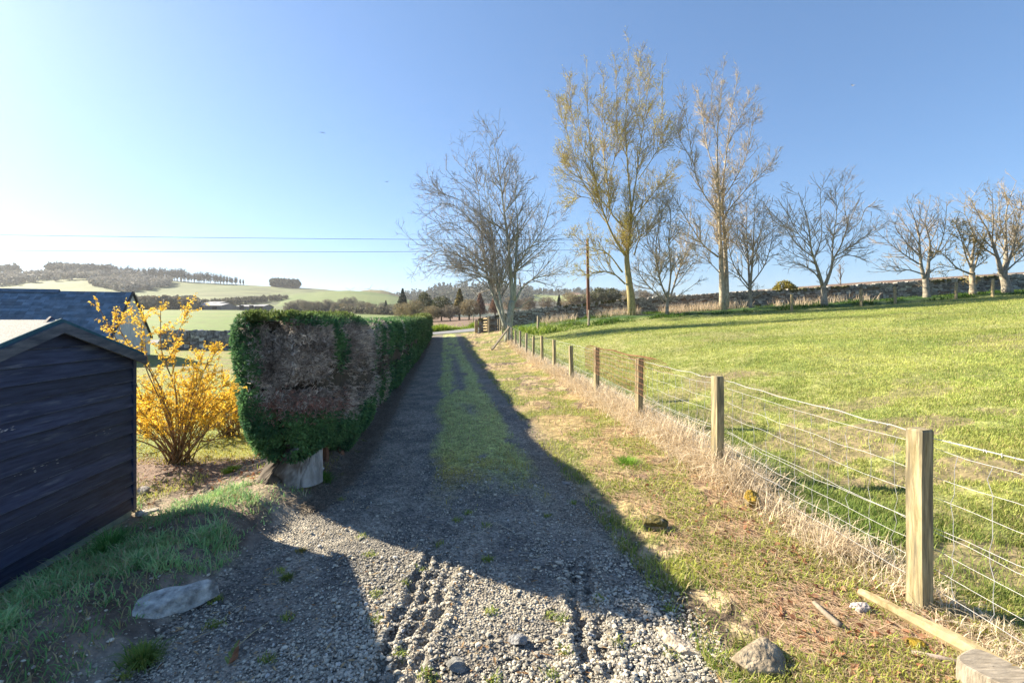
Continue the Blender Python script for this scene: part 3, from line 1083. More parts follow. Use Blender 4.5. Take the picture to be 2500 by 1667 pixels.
# grey ring-ended bolts by the log
for i, (px, py, an, label) in enumerate(((752, 1158, 1.0, 'grey ring-ended bolt lying nearest the viewer beside the log'), (766, 1148, -.2, 'grey ring-ended bolt with its ring turned towards the drive beside the log'),
                                         (757, 1140, 1.9, 'grey ring-ended bolt touching the base of the log'), (815, 1090, .9, 'grey ring-ended bolt under the hedge bottom by the bare stem'))):
    p0 = on_ground(px, py, .025)
    mb = MB()
    th = np.linspace(0, 2 * np.pi, 15)
    ringp = np.stack([np.cos(th) * .02, np.sin(th) * .02, th * 0], -1)
    ringp = rot(ringp, R(50), 0, an) + p0
    mb.tubes(ringp, np.full(15, .0085), 6)
    e = p0 + np.array([math.cos(an), math.sin(an), .05]) * .13
    s0 = p0 + np.array([math.cos(an), math.sin(an), .05]) * .024
    mb.tubes(np.linspace(s0, e, 5), np.array([.008, .009, .009, .012, .012]), 7)
    tag(mb.build('eye_bolt', MAT['metal'], sm=True), label, 'bolt', 'ring-ended bolts by the log')

q_ = on_ground(398, 1480)
ol = np.array([(-.30, -.035), (-.24, .06), (-.12, .085), (0, .10), (.13, .07), (.27, .05), (.30, .012), (.2, -.03), (.07, -.05), (-.03, -.095), (-.17, -.10), (-.26, -.085)])
k_ = np.linspace(0, len(ol), 72, endpoint=False)
i_ = k_.astype(int)
f_ = (k_ - i_)[:, None]
ed = ol[i_ % 12] * (1 - f_) + ol[(i_ + 1) % 12] * f_
ed = ed * (1 + .10 * (noise2(k_ * 1.7, k_ * 0, 3) - .5)[:, None])
V = []
for sc_, z_ in ((1.03, -.05), (1.0, .012), (.965, .018), (.985, .034), (.95, .05), (.90, .06), (.72, .066), (.45, .07), (.2, .072), (.02, .072)):
    tilt = z_ + ed[:, 0] * sc_ * .05 + ed[:, 1] * sc_ * .15 + (.016 * (fbm2(ed[:, 0] * sc_ * 9, ed[:, 1] * sc_ * 14, 8, 3) - .5) if z_ > .015 else 0)
    V.append(np.c_[ed * sc_, tilt])
V = rot(np.concatenate(V), 0, 0, R(36)) + q_
g_ = np.arange(720).reshape(10, 72)
gn = np.roll(g_, -1, 1)
mb = MB()
mb.add(V, np.stack([g_[:-1], gn[:-1], gn[1:], g_[1:]], -1).reshape(-1, 4), np.array([.46, .46, .43]) * (.65 + .7 * fbm2(V[:, 0] * 14, V[:, 1] * 30, 4, 4))[:, None])
tag(mb.build('flat_stone', MAT['rock'], sm=True), 'long flat pale slab of stone on the grass in front of the shed', 'stone')
rock('rock', on_ground(1600, 1290, .03), (.25, .2, .17), (.25, .24, .21), 'rounded grey boulder with a mossy spot on the shaded grass edge', 'rock', 5, sub=4, rough=.2, mossy=(.12, .10, .03))
rock('rock', on_ground(1836, 1240, .06), (.15, .16, .24), (.30, .25, .15), 'upright stone coated in yellow moss at the foot of the wire fence', 'rock', 8, sub=4, mossy=(.33, .22, .03))
rock('rock', on_ground(1850, 1610, -.01), (.36, .28, .24), (.30, .25, .18), 'angular tan boulder half sunk in the sunny verge', 'rock', 12, sub=4, rz=.6)
rock('rock', on_ground(1650, 1570, .0), (.36, .14, .07), (.50, .42, .32), 'low cream crust of stone at the gravel edge', 'rock', 15, sub=4, rz=R(-50))
rock('rock', on_ground(352, 1203, .03), (.15, .11, .1), (.5, .46, .42), 'small whitish stone by the far corner of the shed', 'rock', 18)
rock('rock', on_ground(360, 1255, .02), (.22, .12, .07), (.55, .5, .42), 'thin pale stone lying against the base of the shed', 'rock', 19, rz=.5)
rock('rock', on_ground(1265, 1570, .02), (.11, .09, .07), (.24, .24, .24), 'grey fist-sized stone in the sunlit gravel', 'rock', 21)
rock('rock', on_ground(1115, 1630, .015), (.12, .11, .06), (.21, .21, .2), 'lumpy dark stone between the tyre marks', 'rock', 23)
rock('rock', on_ground(2105, 1492, .02), (.12, .1, .08), (.45, .4, .38), 'crumbly pale stone beside the fallen rail', 'rock', 25, rough=.5)
rock('rock', on_ground(1383, 1180, .0), (.13, .09, .05), (.3, .28, .26), 'flat stone at the edge of the moss strip', 'rock', 27)


def stick(name, pts, r0, r1, col, label, cat, mat='bark', sides=8):
    P_ = np.array(pts, float)
    n_ = 12
    tt = np.linspace(0, len(P_) - 1, n_)
    i = np.minimum(tt.astype(int), len(P_) - 2)
    Pp = P_[i] * (1 - (tt - i))[:, None] + P_[i + 1] * (tt - i)[:, None]
    mb = MB()
    mb.tubes(Pp, np.linspace(r0, r1, n_), sides, col)
    return tag(mb.build(name, MAT[mat], sm=True), label, cat)


stick('stick', [on_ground(1988, 1482, .03), on_ground(2018, 1515, .04), on_ground(2052, 1540, .03)], .014, .018, (.26, .22, .17), 'short pale barked stick on the dry grass', 'stick')
stick('branch', [on_ground(2225, 1600, .02), on_ground(2290, 1618, .03), on_ground(2360, 1632, .02), on_ground(2420, 1650, .02)], .012, .02, (.36, .29, .24), 'pinkish bare branch lying below the fallen rail', 'branch')
stick('dead_stem', [on_ground(1170, 1305, .01), on_ground(1207, 1281, .03), on_ground(1250, 1298, .01)], .003, .003, (.6, .52, .4), 'bent straw-coloured stem on the shaded gravel', 'stem', 'straw', 4)
stick('dead_stem', [on_ground(720, 1600, .01), on_ground(640, 1600, .02), on_ground(560, 1625, .01)], .003, .002, (.5, .42, .32), 'thin brown stem lying near the grass tuft at the bottom', 'stem', 'straw', 4)
stick('dead_stem', [on_ground(575, 1585, .01), on_ground(615, 1553, .02), on_ground(655, 1522, .01)], .004, .002, (.5, .42, .25), 'yellowish stem beside the fallen conifer sprig', 'stem', 'straw', 4)
# fallen rail and sawn stump
mb = MB()
a_, m_, b_ = on_ground(2098, 1462, .05), on_ground(2260, 1545, .04), on_ground(2480, 1668, .03)
Pr = [a_, a_ * .6 + m_ * .4, m_, m_ * .5 + b_ * .5 + np.array([0, .01, .01]), b_]
Pr = np.array(Pr)
tt = np.linspace(0, 4, 24)
ii = np.minimum(tt.astype(int), 3)
Pp = Pr[ii] * (1 - (tt - ii))[:, None] + Pr[ii + 1] * (tt - ii)[:, None]
wr = np.interp(tt, [0, .3, 2, 4], [.022, .032, .042, .055]) * (1 + .12 * (noise2(tt * 3, tt * 0, 4) - .5))
mb.tubes(Pp, wr, 7)
tag(mb.build('fallen_rail', MAT['timber'], sm=False), 'split timber rail lying along the foot of the wire fence', 'rail')
q_ = on_ground(2425, 1690, 0)
mb = MB()
ring = []
for zz, sc_ in ((-.1, 1.0), (.08, 1.0), (.125, .97), (.13, .9), (.128, .45), (.13, .02)):
    for k in range(20):
        th = k / 20 * 2 * math.pi
        c_, s_ = math.cos(th), math.sin(th)
        rx_ = .125 * math.copysign(abs(c_) ** .5, c_)
        ry_ = .12 * math.copysign(abs(s_) ** .5, s_)
        ring.append((rx_ * sc_, ry_ * sc_, zz + (.006 * math.sin(k * 2.3 + zz * 50) if zz < .1 else 0)))
V = rot(np.array(ring), 0, 0, R(25)) + q_
Fq = [(i * 20 + k, i * 20 + (k + 1) % 20, (i + 1) * 20 + (k + 1) % 20, (i + 1) * 20 + k) for i in range(5) for k in range(20)]
mb.add(V, Fq)
tag(mb.build('post_stump', material('sawn_wood', (.20, .17, .13), (.38, .33, .26), 9, 8, bump=.5, stretch=(1, 6, 1), c3=(.28, .18, .03), s3=5, lo3=.66, hi3=.7)), 'sawn pale stump of an old post with a dab of moss on top', 'stump')


# ------------------------------------------------------------------ roadside wire fence
def square_post(mb, x, y, z0, h, w_=.1, rz=R(17), lean=(0, 0), chip=0):
    V = []
    zs = (-.25, .02, h * .35, h * .7, h - .012, h)
    for k, z_ in enumerate(zs):
        s_ = w_ * .5 * (1 if k < 5 else .9)
        for (i, j) in ((-1, -1), (1, -1), (1, 1), (-1, 1)):
            V.append((i * s_ + RNG.normal() * .0015, j * s_ + RNG.normal() * .0015, z_))
    V = rot(np.array(V, float), 0, 0, rz)
    V[:, 0] += V[:, 2] * lean[0]
    V[:, 1] += V[:, 2] * lean[1]
    Fq = [(i * 4 + k, i * 4 + (k + 1) % 4, i * 4 + 4 + (k + 1) % 4, i * 4 + 4 + k) for i in range(len(zs) - 1) for k in range(4)]
    n_ = (len(zs) - 1) * 4
    mb.add(V + np.array([x, y, z0]), Fq + [(n_, n_ + 1, n_ + 2, n_ + 3)])


def wire_fence():
    ys = [3.03, 5.46, 7.95, 10.5, 13.0, 15.5, 18.0, 20.4, 22.8, 25.2, 27.6, 30, 32.5, 35, 37.5, 40, 42.5]
    ys = [.6] + ys
    t = thing('wire_fence', (fence_x(3.03), 3.03, 0), 'stock fence of square timber posts and wire netting beside the drive', 'fence')
    posts = []
    for i, y_ in enumerate(ys):
        x_ = fence_x(y_)
        z0 = gz(x_, y_) - .02
        h = 1.17 if i < 4 else 1.15 + .06 * math.sin(i * 2.1)
        if i == 0:
            continue
        mb = MB()
        lean = (random.uniform(-.02, .02), random.uniform(-.02, .02)) if i > 2 else (0, .0)
        square_post(mb, x_, y_, z0, h, .098 if i < 6 else .09, R(17 + random.uniform(-5, 5) * (i > 2)), lean)
        mb.build('post', MAT['post'] if i < 9 else MAT['postgrey'], t)
        posts.append((x_, y_, z0))
    base = [(fence_x(.6), .6, gz(fence_x(.6), .6))] + posts
    rg = np.random.default_rng(9)

    def run(hgt, off=.055, sag=.012, seed=0, wob=.006):
        pts = []
        for (x0, y0, z0), (x1, y1, z1) in zip(base[:-1], base[1:]):
            for k in range(10):
                f = k / 10
                pts.append((x0 + (x1 - x0) * f + off, y0 + (y1 - y0) * f, z0 + (z1 - z0) * f + hgt - sag * 4 * f * (1 - f) + wob * rg.normal()))
        x1, y1, z1 = base[-1]
        pts.append((x1 + off, y1, z1 + hgt))
        return np.array(pts)
    wr = .0014
    mb = MB()
    top = run(1.125, .05, .01)
    mb.tubes(top, np.full(len(top), wr), 4)
    top2 = top + np.array([.004, 0, .003])
    mb.tubes(top2, np.full(len(top), wr), 4)
    # barbs
    for k in range(260):
        f = rg.uniform(0, 90)
        i = int(f)
        p = top[i] * (1 - (f - i)) + top[i + 1] * (f - i)
        for _ in range(2):
            dd = nrm(rg.normal(size=3)) * .012
            mb.tubes(np.array([p - dd, p + dd]), np.array([.0017, .0012]), 3)
    mb.build('barbed_wire', MAT['wire'], t)
    mb = MB()
    hs = (1.05, .885, .735, .56, .535, .41, .29, .17)
    lines = [run(h, .055, .014 if h > .6 else .03, wob=.008) for h in hs]
    for ln in lines:
        mb.tubes(ln, np.full(len(ln), .0015), 4)
    # upright stays, kinked between the line wires
    tot = len(lines[0])
    for k in np.arange(0.3, tot - 1.2, .82):
        if k > 110:
            break
        col = []
        for j in (0, 1, 2, 3, 5, 6, 7):
            kk = k + rg.normal() * .05
            i = int(kk)
            col.append(lines[j][i] * (1 - (kk - i)) + lines[j][i + 1] * (kk - i))
        col = np.array(col)
        Pn = [col[0]]
        for a__, b__ in zip(col[:-1], col[1:]):
            Pn += [(a__ + b__) / 2 + np.array([rg.normal() * .004, rg.normal() * .016, 0]), b__]
        mb.tubes(np.array(Pn), np.full(len(Pn), .0019), 4)
    mb.build('wire_netting', MAT['wire'], t)
    # leaning brace near the far end
    mb = MB()
    mb.beam((fence_x(30) - 1.15, 27.6, gz(fence_x(30) - 1.15, 27.6) + .05), (fence_x(31) - .06, 31.2, .3 + gz(fence_x(31), 31.2) + .8), .1, .1)
    mb.build('brace', MAT['postgrey'], t)


wire_fence()


def mesh_panel():
    """rusty square mesh hung over the top wires"""
    y0, y1 = 7.45, 11.2
    nx_, prof = 62, []
    rg = np.random.default_rng(2)
    # profile across: (offset from fence line, height) from the drive side over the top to the field side
    prof = [(-.075, .66), (-.08, .74), (-.085, .82), (-.085, .90), (-.085, .98), (-.08, 1.06), (-.07, 1.13), (-.03, 1.175), (.03, 1.18), (.09, 1.16), (.14, 1.11), (.17, 1.04), (.19, .96)]
    mb = MB()
    grid = []
    for i in range(nx_):
        f = i / (nx_ - 1)
        y_ = y0 + (y1 - y0) * f
        row = []
        for k, (o, h) in enumerate(prof):
            drop = .1 * (1 - f) * (6 - k) / 6 if k < 6 else 0
            spread = .10 * smooth(.12, 0, np.array([f]))[0] * (k - 6) / 6 if k > 6 else 0
            row.append((fence_x(y_) + o + spread + .008 * math.sin(i * .4 + k), y_ - (.25 * (k - 6) / 6 * (1 - f) if k > 6 else 0), gz(fence_x(y_), y_) + h - drop + .012 * math.sin(i * .25)))
        grid.append(row)
    g = np.array(grid)
    for k in range(len(prof)):
        if k > 9:
            mb.tubes(g[:24, k], np.full(24, .0028), 4)
        else:
            mb.tubes(g[:, k], np.full(nx_, .0028), 4)
    for i in range(nx_):
        e = len(prof) if i < 24 else 10
        mb.tubes(g[i, :e], np.full(e, .0028), 4)
    tag(mb.build('mesh_panel', MAT['rust']), 'rusty square wire mesh draped over the top of the roadside fence between two posts', 'wire mesh')


mesh_panel()

# ------------------------------------------------------------------ gate and stone gatepost at the road end
g0, g1 = at(1190, 800, 42.5), at(1169, 800, 45.3)
zg0, zg1 = gz(*g0[:2]), gz(*g1[:2])
t = thing('field_gate', (g0[0], g0[1], zg0), 'sunlit five-barred timber gate standing open at the road end', 'gate')
A_ = np.array([g0[0], g0[1], zg0]); B_ = np.array([g1[0], g1[1], zg1])
for h in (.25, .5, .75, 1.0, 1.3):
    mb = MB()
    mb.beam(A_ + [0, 0, h], B_ + [0, 0, h], .05, .1)
    mb.build('rail', MAT['timber'], t)
for f in (.02, .98):
    p = A_ * (1 - f) + B_ * f
    mb = MB()
    mb.beam(p + [0.03, 0, .12], p + [0.03, 0, 1.38], .07, .1, up=(1, 0, 0))
    mb.build('upright', MAT['timber'], t)
for fa, fb_ in ((.05, .55), (.92, .45)):
    mb = MB()
    mb.beam(A_ * (1 - fa) + B_ * fa + [.06, 0, .25], A_ * (1 - fb_) + B_ * fb_ + [.06, 0, 1.3], .04, .08)
    mb.build('brace', MAT['timber'], t)
mb = MB()
square_post(mb, A_[0] + .15, A_[1] - .15, zg0, 1.5, .16, .2)
tag(mb.build('gatepost', MAT['postgrey']), 'dark timber gatepost at the hinge end of the open gate', 'gatepost')
q_ = B_ + np.array([-.25, .1, 0])
mb = MB()
rg = np.random.default_rng(4)
V, Fc = ICO3
V = V.copy()
V = np.sign(V) * np.abs(V) ** .45 * np.array([.16, .15, .62]) * (1 + .08 * fbm3(V * 3, 4)[:, None])
mb.add(V + q_ + np.array([0, 0, .62]), Fc, (.42, .34, .24))
tag(mb.build('stone_gatepost', MAT['rock'], sm=True), 'squat tan stone gatepost beside the public road', 'gatepost')
q_ = at(1155, 790, 58); q_[2] = gz(*q_[:2])
mb = MB()
square_post(mb, *q_, 1.3, .1, .3)
tag(mb.build('field_post', MAT['postgrey']), 'lone thin post on the far side of the public road', 'post')


# ------------------------------------------------------------------ dry stone walls
def stone_wall(name, pts, h, thick, label, seed, sl, sh, cope=True, tone=(.27, .265, .25)):
    rg = np.random.default_rng(seed)
    pts = np.array(pts, float)
    seg = np.linalg.norm(np.diff(pts, axis=0), axis=1)
    cum = np.concatenate([[0], np.cumsum(seg)])
    L = cum[-1]

    def P(s):
        return np.array([np.interp(s, cum, pts[:, 0]), np.interp(s, cum, pts[:, 1])])
    x0, y0 = P(0)
    t = thing(name, (x0, y0, gz(x0, y0)), label, 'wall')
    mb, core, cp = MB(), MB(), MB()
    n = int(L / 1.0) + 1
    ss = np.linspace(0, L, n)
    for a, b in zip(ss[:-1], ss[1:]):
        pa, pb = P(a), P(b)
        za, zb_ = gz(*pa), gz(*pb)
        V = []
        dr = nrm(pb - pa)
        nn = np.array([-dr[1], dr[0]]) * thick * .36
        for p_, z_ in ((pa, za), (pb, zb_)):
            for sg in (-1, 1):
                for zz in (-.3, h - .02):
                    V.append((p_[0] + nn[0] * sg, p_[1] + nn[1] * sg, z_ + zz))
        core.add(V, BOXF, (.06, .06, .055))
    z = -.05
    while z < h:
        hh = sh * rg.uniform(.7, 1.3)
        s = rg.uniform(-.2, 0)
        while s < L:
            l_ = sl * rg.uniform(.5, 1.6)
            p_ = P(min(max(s + l_ / 2, 0), L))
            q_ = P(min(s + l_ / 2 + .2, L)) - P(max(s + l_ / 2 - .2, 0))
            an = math.atan2(q_[1], q_[0])
            g = gz(*p_)
            n_ = np.array([math.sin(an), -math.cos(an)])
            lich = rg.random()
            c = np.array(tone) * rg.uniform(.5, 1.25)
            if lich > .86:
                c = np.array([.42, .43, .40]) * rg.uniform(.8, 1.1)
            elif lich < .15:
                c = np.array([.22, .17, .13])
            o = thick * (.5 - .1 * z / h) * 1 + rg.normal() * .02
            mb.box((p_[0] + n_[0] * o * .55, p_[1] + n_[1] * o * .55, g + z + hh / 2), (l_ * .94, thick * .45, hh * .92), an, c, jit=min(l_, hh) * .13, rng=rg, rx=rg.normal() * .08, ry=rg.normal() * .07)
            s += l_
        z += hh
    if cope:
        s = 0
        while s < L:
            l_ = rg.uniform(.10, .24) * sl / .3
            p_ = P(s)
            q_ = P(min(s + .2, L)) - P(max(s - .2, 0))
            an = math.atan2(q_[1], q_[0])
            hh = sh * rg.uniform(1.3, 2.1)
            mossy = noise2(np.array([s * .18]), np.array([seed * 1.0]), 3)[0] > .55
            c = np.array([.10, .095, .045]) * rg.uniform(.7, 1.5) if mossy and rg.random() < .75 else np.array(tone) * rg.uniform(.7, 1.5)
            cp.box((p_[0], p_[1], gz(*p_) + h + hh * .35), (l_ * .95, thick * .95, hh), an, c, jit=l_ * .2, rng=rg, ry=rg.normal() * .25)
            s += l_
        cp.build('cope', MAT['wallstone'], t)
    core.build('wall_core', MAT['core'], t)
    mb.build('wall_face', MAT['wallstone'], t)


stone_wall('dry_stone_wall', [(x_, wall_y(x_)) for x_ in (-3.0, 1.87, 8.9, 16, 24.8, 39, 60)], 1.18, .6, 'long grey dry stone wall running behind the row of bare trees', 31, .34, .15)
stone_wall('dry_stone_wall', [(-24.5, 33.0), (-20, 32.6), (-13.5, 31.8), (-9.5, 31.4)], 1.02, .5, 'lichen-spotted dry stone wall at the end of the garden', 33, .34, .2, tone=(.20, .21, .23))


# ------------------------------------------------------------------ second fence, in front of the stone wall
def field_fence():
    xs = [(1313, 36.0), (1437, 35.5), (1933, 33.5), (2103, 33), (2186, 32.6), (2334, 32), (2423, 31.6), (2560, 31)]
    t = thing('post_and_wire_fence', at(1933, 740, 33.5), 'low fence of sunlit pale posts and plain wires under the stone wall', 'fence')
    base = []
    for px, d_ in xs:
        x_ = (px - 1250) / F * d_
        y_ = min(d_, wall_y(x_) - 2.6)
        z0 = gz(x_, y_)
        base.append((x_, y_, z0))
        mb = MB()
        square_post(mb, x_, y_, z0, 1.22, .13, random.uniform(0, .6), (random.uniform(-.04, .04), 0))
        mb.build('post', MAT['postgrey'] if px < 1500 else MAT['timber'], t)
    mb = MB()
    for h in (1.1, .8, .5):
        P_ = []
        for (a__, b__) in zip(base[:-1], base[1:]):
            for k in range(6):
                f = k / 6
                P_.append([a__[i] * (1 - f) + b__[i] * f for i in range(3)])
                P_[-1][2] = gz(P_[-1][0], P_[-1][1]) + h - .05 * 4 * f * (1 - f)
        P_ = np.array(P_)
        mb.tubes(P_, np.full(len(P_), .004), 4)
    mb.build('wire', MAT['wire'], t)


field_fence()

# ------------------------------------------------------------------ telegraph pole and overhead wires
pb = at(1437, 770, 40.0)
pb[2] = gz(pb[0], pb[1])
ptop = at(1434, 583, 40.0)
t = thing('telegraph_pole', pb, 'tall thin brown telegraph pole between the bare trees', 'pole')
mb = MB()
mb.tubes(np.linspace(pb - [0, 0, .3], ptop, 8), np.linspace(.15, .11, 8), 10)
mb.build('shaft', MAT['polewood'], t, True)
for k in (.12, .95):
    mb = MB()
    mb.tubes(np.array([ptop - [.12, 0, k], ptop - [.2, 0, k], ptop - [.2, 0, k - .12]]), np.array([.015, .03, .04]), 6)
    mb.build('insulator', MAT['dark'], t)
for k, (py0, py1, drop, lab) in enumerate(((571, 590, .12, 'upper thin overhead wire crossing the sky on its way to the pole'), (608, 622, .95, 'lower thin overhead wire crossing the sky on its way to the pole'))):
    e = at(-900, py0 - 14, 37)
    s0 = ptop + np.array([-.2, 0, -drop])
    mid = at(500, (py0 + py1) / 2 + 1, 39)
    f = np.linspace(0, 1, 40)[:, None]
    P_ = s0 * (1 - f) + e * f
    fm = (s0[0] - mid[0]) / (s0[0] - e[0])
    sag = (s0[2] * (1 - fm) + e[2] * fm - mid[2]) / (4 * fm * (1 - fm))
    P_[:, 2] -= (sag * 4 * f * (1 - f))[:, 0]
    mb = MB()
    mb.tubes(P_, np.full(40, .016), 5)
    tag(mb.build('overhead_wire', MAT['dark']), lab, 'wire')


# ------------------------------------------------------------------ slate-roofed cottage beyond the shed
def cottage():
    ap = at(322, 714, 26.0)
    rd = nrm(np.array([-5.0, -2.0]))            # along the ridge, leftwards
    gd = nrm(np.array([2.0, -5.0]))             # towards the viewer
    Lr, hw = 16.0, 2.95
    zr, ze = ap[2], ap[2] - 2.5
    zb = -.6
    t = thing('cottage', (ap[0], ap[1], zb), 'low cottage with a dark slate roof and grey rendered gable', 'cottage')

    def P(a, b, z):
        return (ap[0] + rd[0] * a + gd[0] * b, ap[1] + rd[1] * a + gd[1] * b, z)
    mb = MB()
    mb.add([P(0, -hw, zb), P(0, hw, zb), P(0, hw, ze), P(0, 0, zr - .06), P(0, -hw, ze)], [[0, 1, 2, 3, 4]])
    mb.add([P(.3, -hw, zb), P(.3, hw, zb), P(.3, hw, ze), P(.3, 0, zr - .06), P(.3, -hw, ze)], [[4, 3, 2, 1, 0]])
    mb.build('gable_wall', MAT['harl'], t)
    mb = MB()
    for s_ in (1, -1):
        mb.add([P(.02, s_ * (hw - .02), zb), P(Lr, s_ * (hw - .02), zb), P(Lr, s_ * (hw - .02), ze), P(.02, s_ * (hw - .02), ze)], [[0, 1, 2, 3]])
    mb.add([P(Lr, -hw, zb), P(Lr, hw, zb), P(Lr, hw, ze), P(Lr, 0, zr - .06), P(Lr, -hw, ze)], [[0, 1, 2, 3, 4]])
    mb.build('side_wall', MAT['harl'], t)
    rg = np.random.default_rng(8)
    for s_ in (1, -1):
        mb = MB()
        nc = 17
        for c in range(nc):
            f0, f1 = c / nc, (c + 1.12) / nc
            a = -.12 - rg.uniform(0, .3)
            while a < Lr + .1:
                w_ = rg.uniform(.22, .46)
                a0, a1 = max(a, -.1), min(a + w_, Lr + .1)
                if a1 > a0 + .02:
                    lift = .022 + rg.uniform(0, .008)
                    b0, b1 = s_ * hw * 1.05 * f0, s_ * hw * 1.05 * min(f1, 1.03)
                    z0 = zr - (zr - ze) * 1.05 * f0 + .012
                    z1 = zr - (zr - ze) * 1.05 * min(f1, 1.03) + lift + rg.normal() * .001
                    mb.add([P(a0 + .004, b0, z0), P(a1 - .004, b0, z0), P(a1 - .004, b1, z1), P(a0 + .004, b1, z1), P(a0 + .004, b1, z1 - .03), P(a1 - .004, b1, z1 - .03)],
                           [[0, 1, 2, 3], [3, 2, 5, 4]] if s_ > 0 else [[0, 3, 2, 1], [3, 4, 5, 2]], np.array([1., 1., 1.]) * rg.uniform(.7, 1.35))
                a += w_
        rf_ = mb.build('roof_slope', MAT['slate'], t)
    mb = MB()
    a = 3.1
    while a < Lr:
        l_ = 2.4
        a1 = min(a + l_, Lr + .1)
        mb.add([P(a, -.2, zr - .10), P(a1, -.2, zr - .10), P(a1, 0, zr + .10), P(a, 0, zr + .10), P(a, .2, zr - .08), P(a1, .2, zr - .08)], [[0, 1, 2, 3], [3, 2, 5, 4]], (.9, .95, 1))
        a += l_ + .02
    mb.build('ridge_cap', MAT['slate'], t)
    mb = MB()
    for s_ in (1, -1):
        mb.beam(P(-.06, s_ * hw * 1.05, ze - .1), P(-.06, 0, zr + .02), .08, .1)
    mb.build('verge_trim', MAT['dark'], t)


cottage()


# ------------------------------------------------------------------ farm buildings across the valley
def farm_shed(px0, px1, pyb, pyr, d_, depth, label, white=False):
    a, b = at(px0, pyb, d_), at(px1, pyb, d_)
    zr = at(px0, pyr, d_ + depth / 2)[2]
    t = thing('farm_shed', a, label, 'farm building', 'farm sheds across the valley')
    zb, hr = a[2], zr - a[2]
    ze = zb + hr * .66
    mb = MB()
    x0, x1 = a[0], b[0]
    mb.add([(x0, d_, zb - 2), (x1, d_, zb - 2), (x1, d_, ze), (x0, d_, ze), (x0, d_ + depth, zb - 2), (x1, d_ + depth, zb - 2), (x1, d_ + depth, ze), (x0, d_ + depth, ze)],
           [[0, 1, 2, 3], [4, 7, 6, 5], [0, 3, 7, 4], [1, 5, 6, 2]])
    mb.add([(x0, d_, ze), (x0, d_ + depth / 2, zr), (x0, d_ + depth, ze)], [[0, 1, 2]])
    mb.add([(x1, d_, ze), (x1, d_ + depth / 2, zr), (x1, d_ + depth, ze)], [[0, 2, 1]])
    mb.build('wall', MAT['farmwall'] if not white else MAT['white'], t)
    mb = MB()
    mb.add([(x0 - .4, d_ - .6, ze - .1), (x1 + .4, d_ - .6, ze - .1), (x1 + .4, d_ + depth / 2, zr + .2), (x0 - .4, d_ + depth / 2, zr + .2)], [[0, 1, 2, 3]])
    mb.add([(x0 - .4, d_ + depth + .6, ze - .1), (x0 - .4, d_ + depth / 2, zr + .2), (x1 + .4, d_ + depth / 2, zr + .2), (x1 + .4, d_ + depth + .6, ze - .1)], [[0, 1, 2, 3]])
    mb.build('roof', MAT['farmroof'], t)
    n_ = max(2, int((x1 - x0) / 6))
    for k in range(n_):
        mb = MB()
        xx = x0 + (x1 - x0) * (k + .5) / n_
        mb.box((xx, d_ - .1, zb + .9), (2.6, .16, 2.6))
        mb.build('doorway', MAT['dark'], t)


farm_shed(476, 540, 757, 741, 282, 16, 'long grey farm shed with a pale sheet roof, nearest the tree belt')
farm_shed(498, 534, 748, 737, 306, 14, 'hazy pale-roofed farm shed standing behind the long one')
farm_shed(578, 626, 754, 745, 286, 12, 'low wide farm shed with a thin pale roof, right of the gap')
farm_shed(623, 643, 756, 744, 280, 12, 'short farm shed with a light grey end joined to the low wide one')


# ------------------------------------------------------------------ wind turbines behind the hill
for k, (px, py, a0, lab) in enumerate(((855, 709, .5, 'wind turbine furthest left on the skyline, showing a wide V of blades'), (903, 706, 1.05, 'middle wind turbine with one long raised blade above the brown hill'), (940, 711, .75, 'wind turbine furthest right on the skyline, showing two short blades'))):
    d_ = 1500
    hub = at(px, py, d_)
    t = thing('wind_turbine', hub - [0, 0, 60], lab, 'wind turbine', 'wind turbines on the skyline')
    mb = MB()
    mb.tubes(np.linspace(hub - [0, 0, 60], hub, 6), np.linspace(2.0, 1.2, 6), 10)
    mb.build('tower', MAT['white'], t, True)
    mb = MB()
    mb.tubes(np.linspace(hub + [0, -2, .5], hub + [0, 5, .5], 4), np.array([.8, 1.6, 1.6, 1.0]), 8)
    mb.build('nacelle', MAT['white'], t, True)
    for j in range(3):
        an = a0 + j * 2 * math.pi / 3
        dr = np.array([math.cos(an), 0, math.sin(an)])
        mb = MB()
        f = np.linspace(0, 1, 8)[:, None]
        mb.tubes(hub + np.array([0, -2.5, .5]) + dr * 19 * f, np.array([.5, .85, .8, .7, .6, .5, .35, .12]), 6)
        mb.build('blade', MAT['farmwall'], t, True)


# ------------------------------------------------------------------ birds
def bird(px, py, d_, span, flap, col, label, rz):
    p = at(px, py, d_)
    t = thing('bird', p, label, 'bird')
    V, Fc = ICO2
    b = rot(V * np.array([span * .055, span * .2, span * .05]), 0, 0, rz)
    mb = MB()
    mb.add(b + p, Fc, col)
    mb.build('body', MAT['stone'], t, True)
    for s_ in (-1, 1):
        pts = np.array([[0, .05, 0], [s_ * .2, .10, flap[0]], [s_ * .5, -.02, flap[1]], [s_ * .2, -.05, flap[0]], [0, -.08, 0]]) * span
        th_ = np.array([0, 0, .012 * span])
        V2 = rot(np.concatenate([pts + th_, pts - th_]), 0, 0, rz) + p
        mb = MB()
        mb.add(V2, [[0, 1, 3, 4], [5, 9, 8, 6], [0, 5, 6, 1], [3, 8, 9, 4]], np.array(col) * .6)
        mb.add(V2, [[1, 2, 3], [6, 8, 7], [1, 6, 7], [2, 8, 3], [1, 7, 2], [2, 7, 8]], np.array(col) * .35)
        mb.build('wing', MAT['stone'], t)


bird(787, 324, 120, 1.5, (.05, -.12), (.05, .06, .08), 'dark bird gliding high over the hedge', .4)
bird(944, 444, 190, 2.0, (.02, .12), (.2, .24, .28), 'faint distant bird with raised wings near the leafless tree', -.3)
bird(2083, 209, 100, 1.3, (.06, .13), (.85, .85, .85), 'white gull with dark wing tips high above the field', .2)
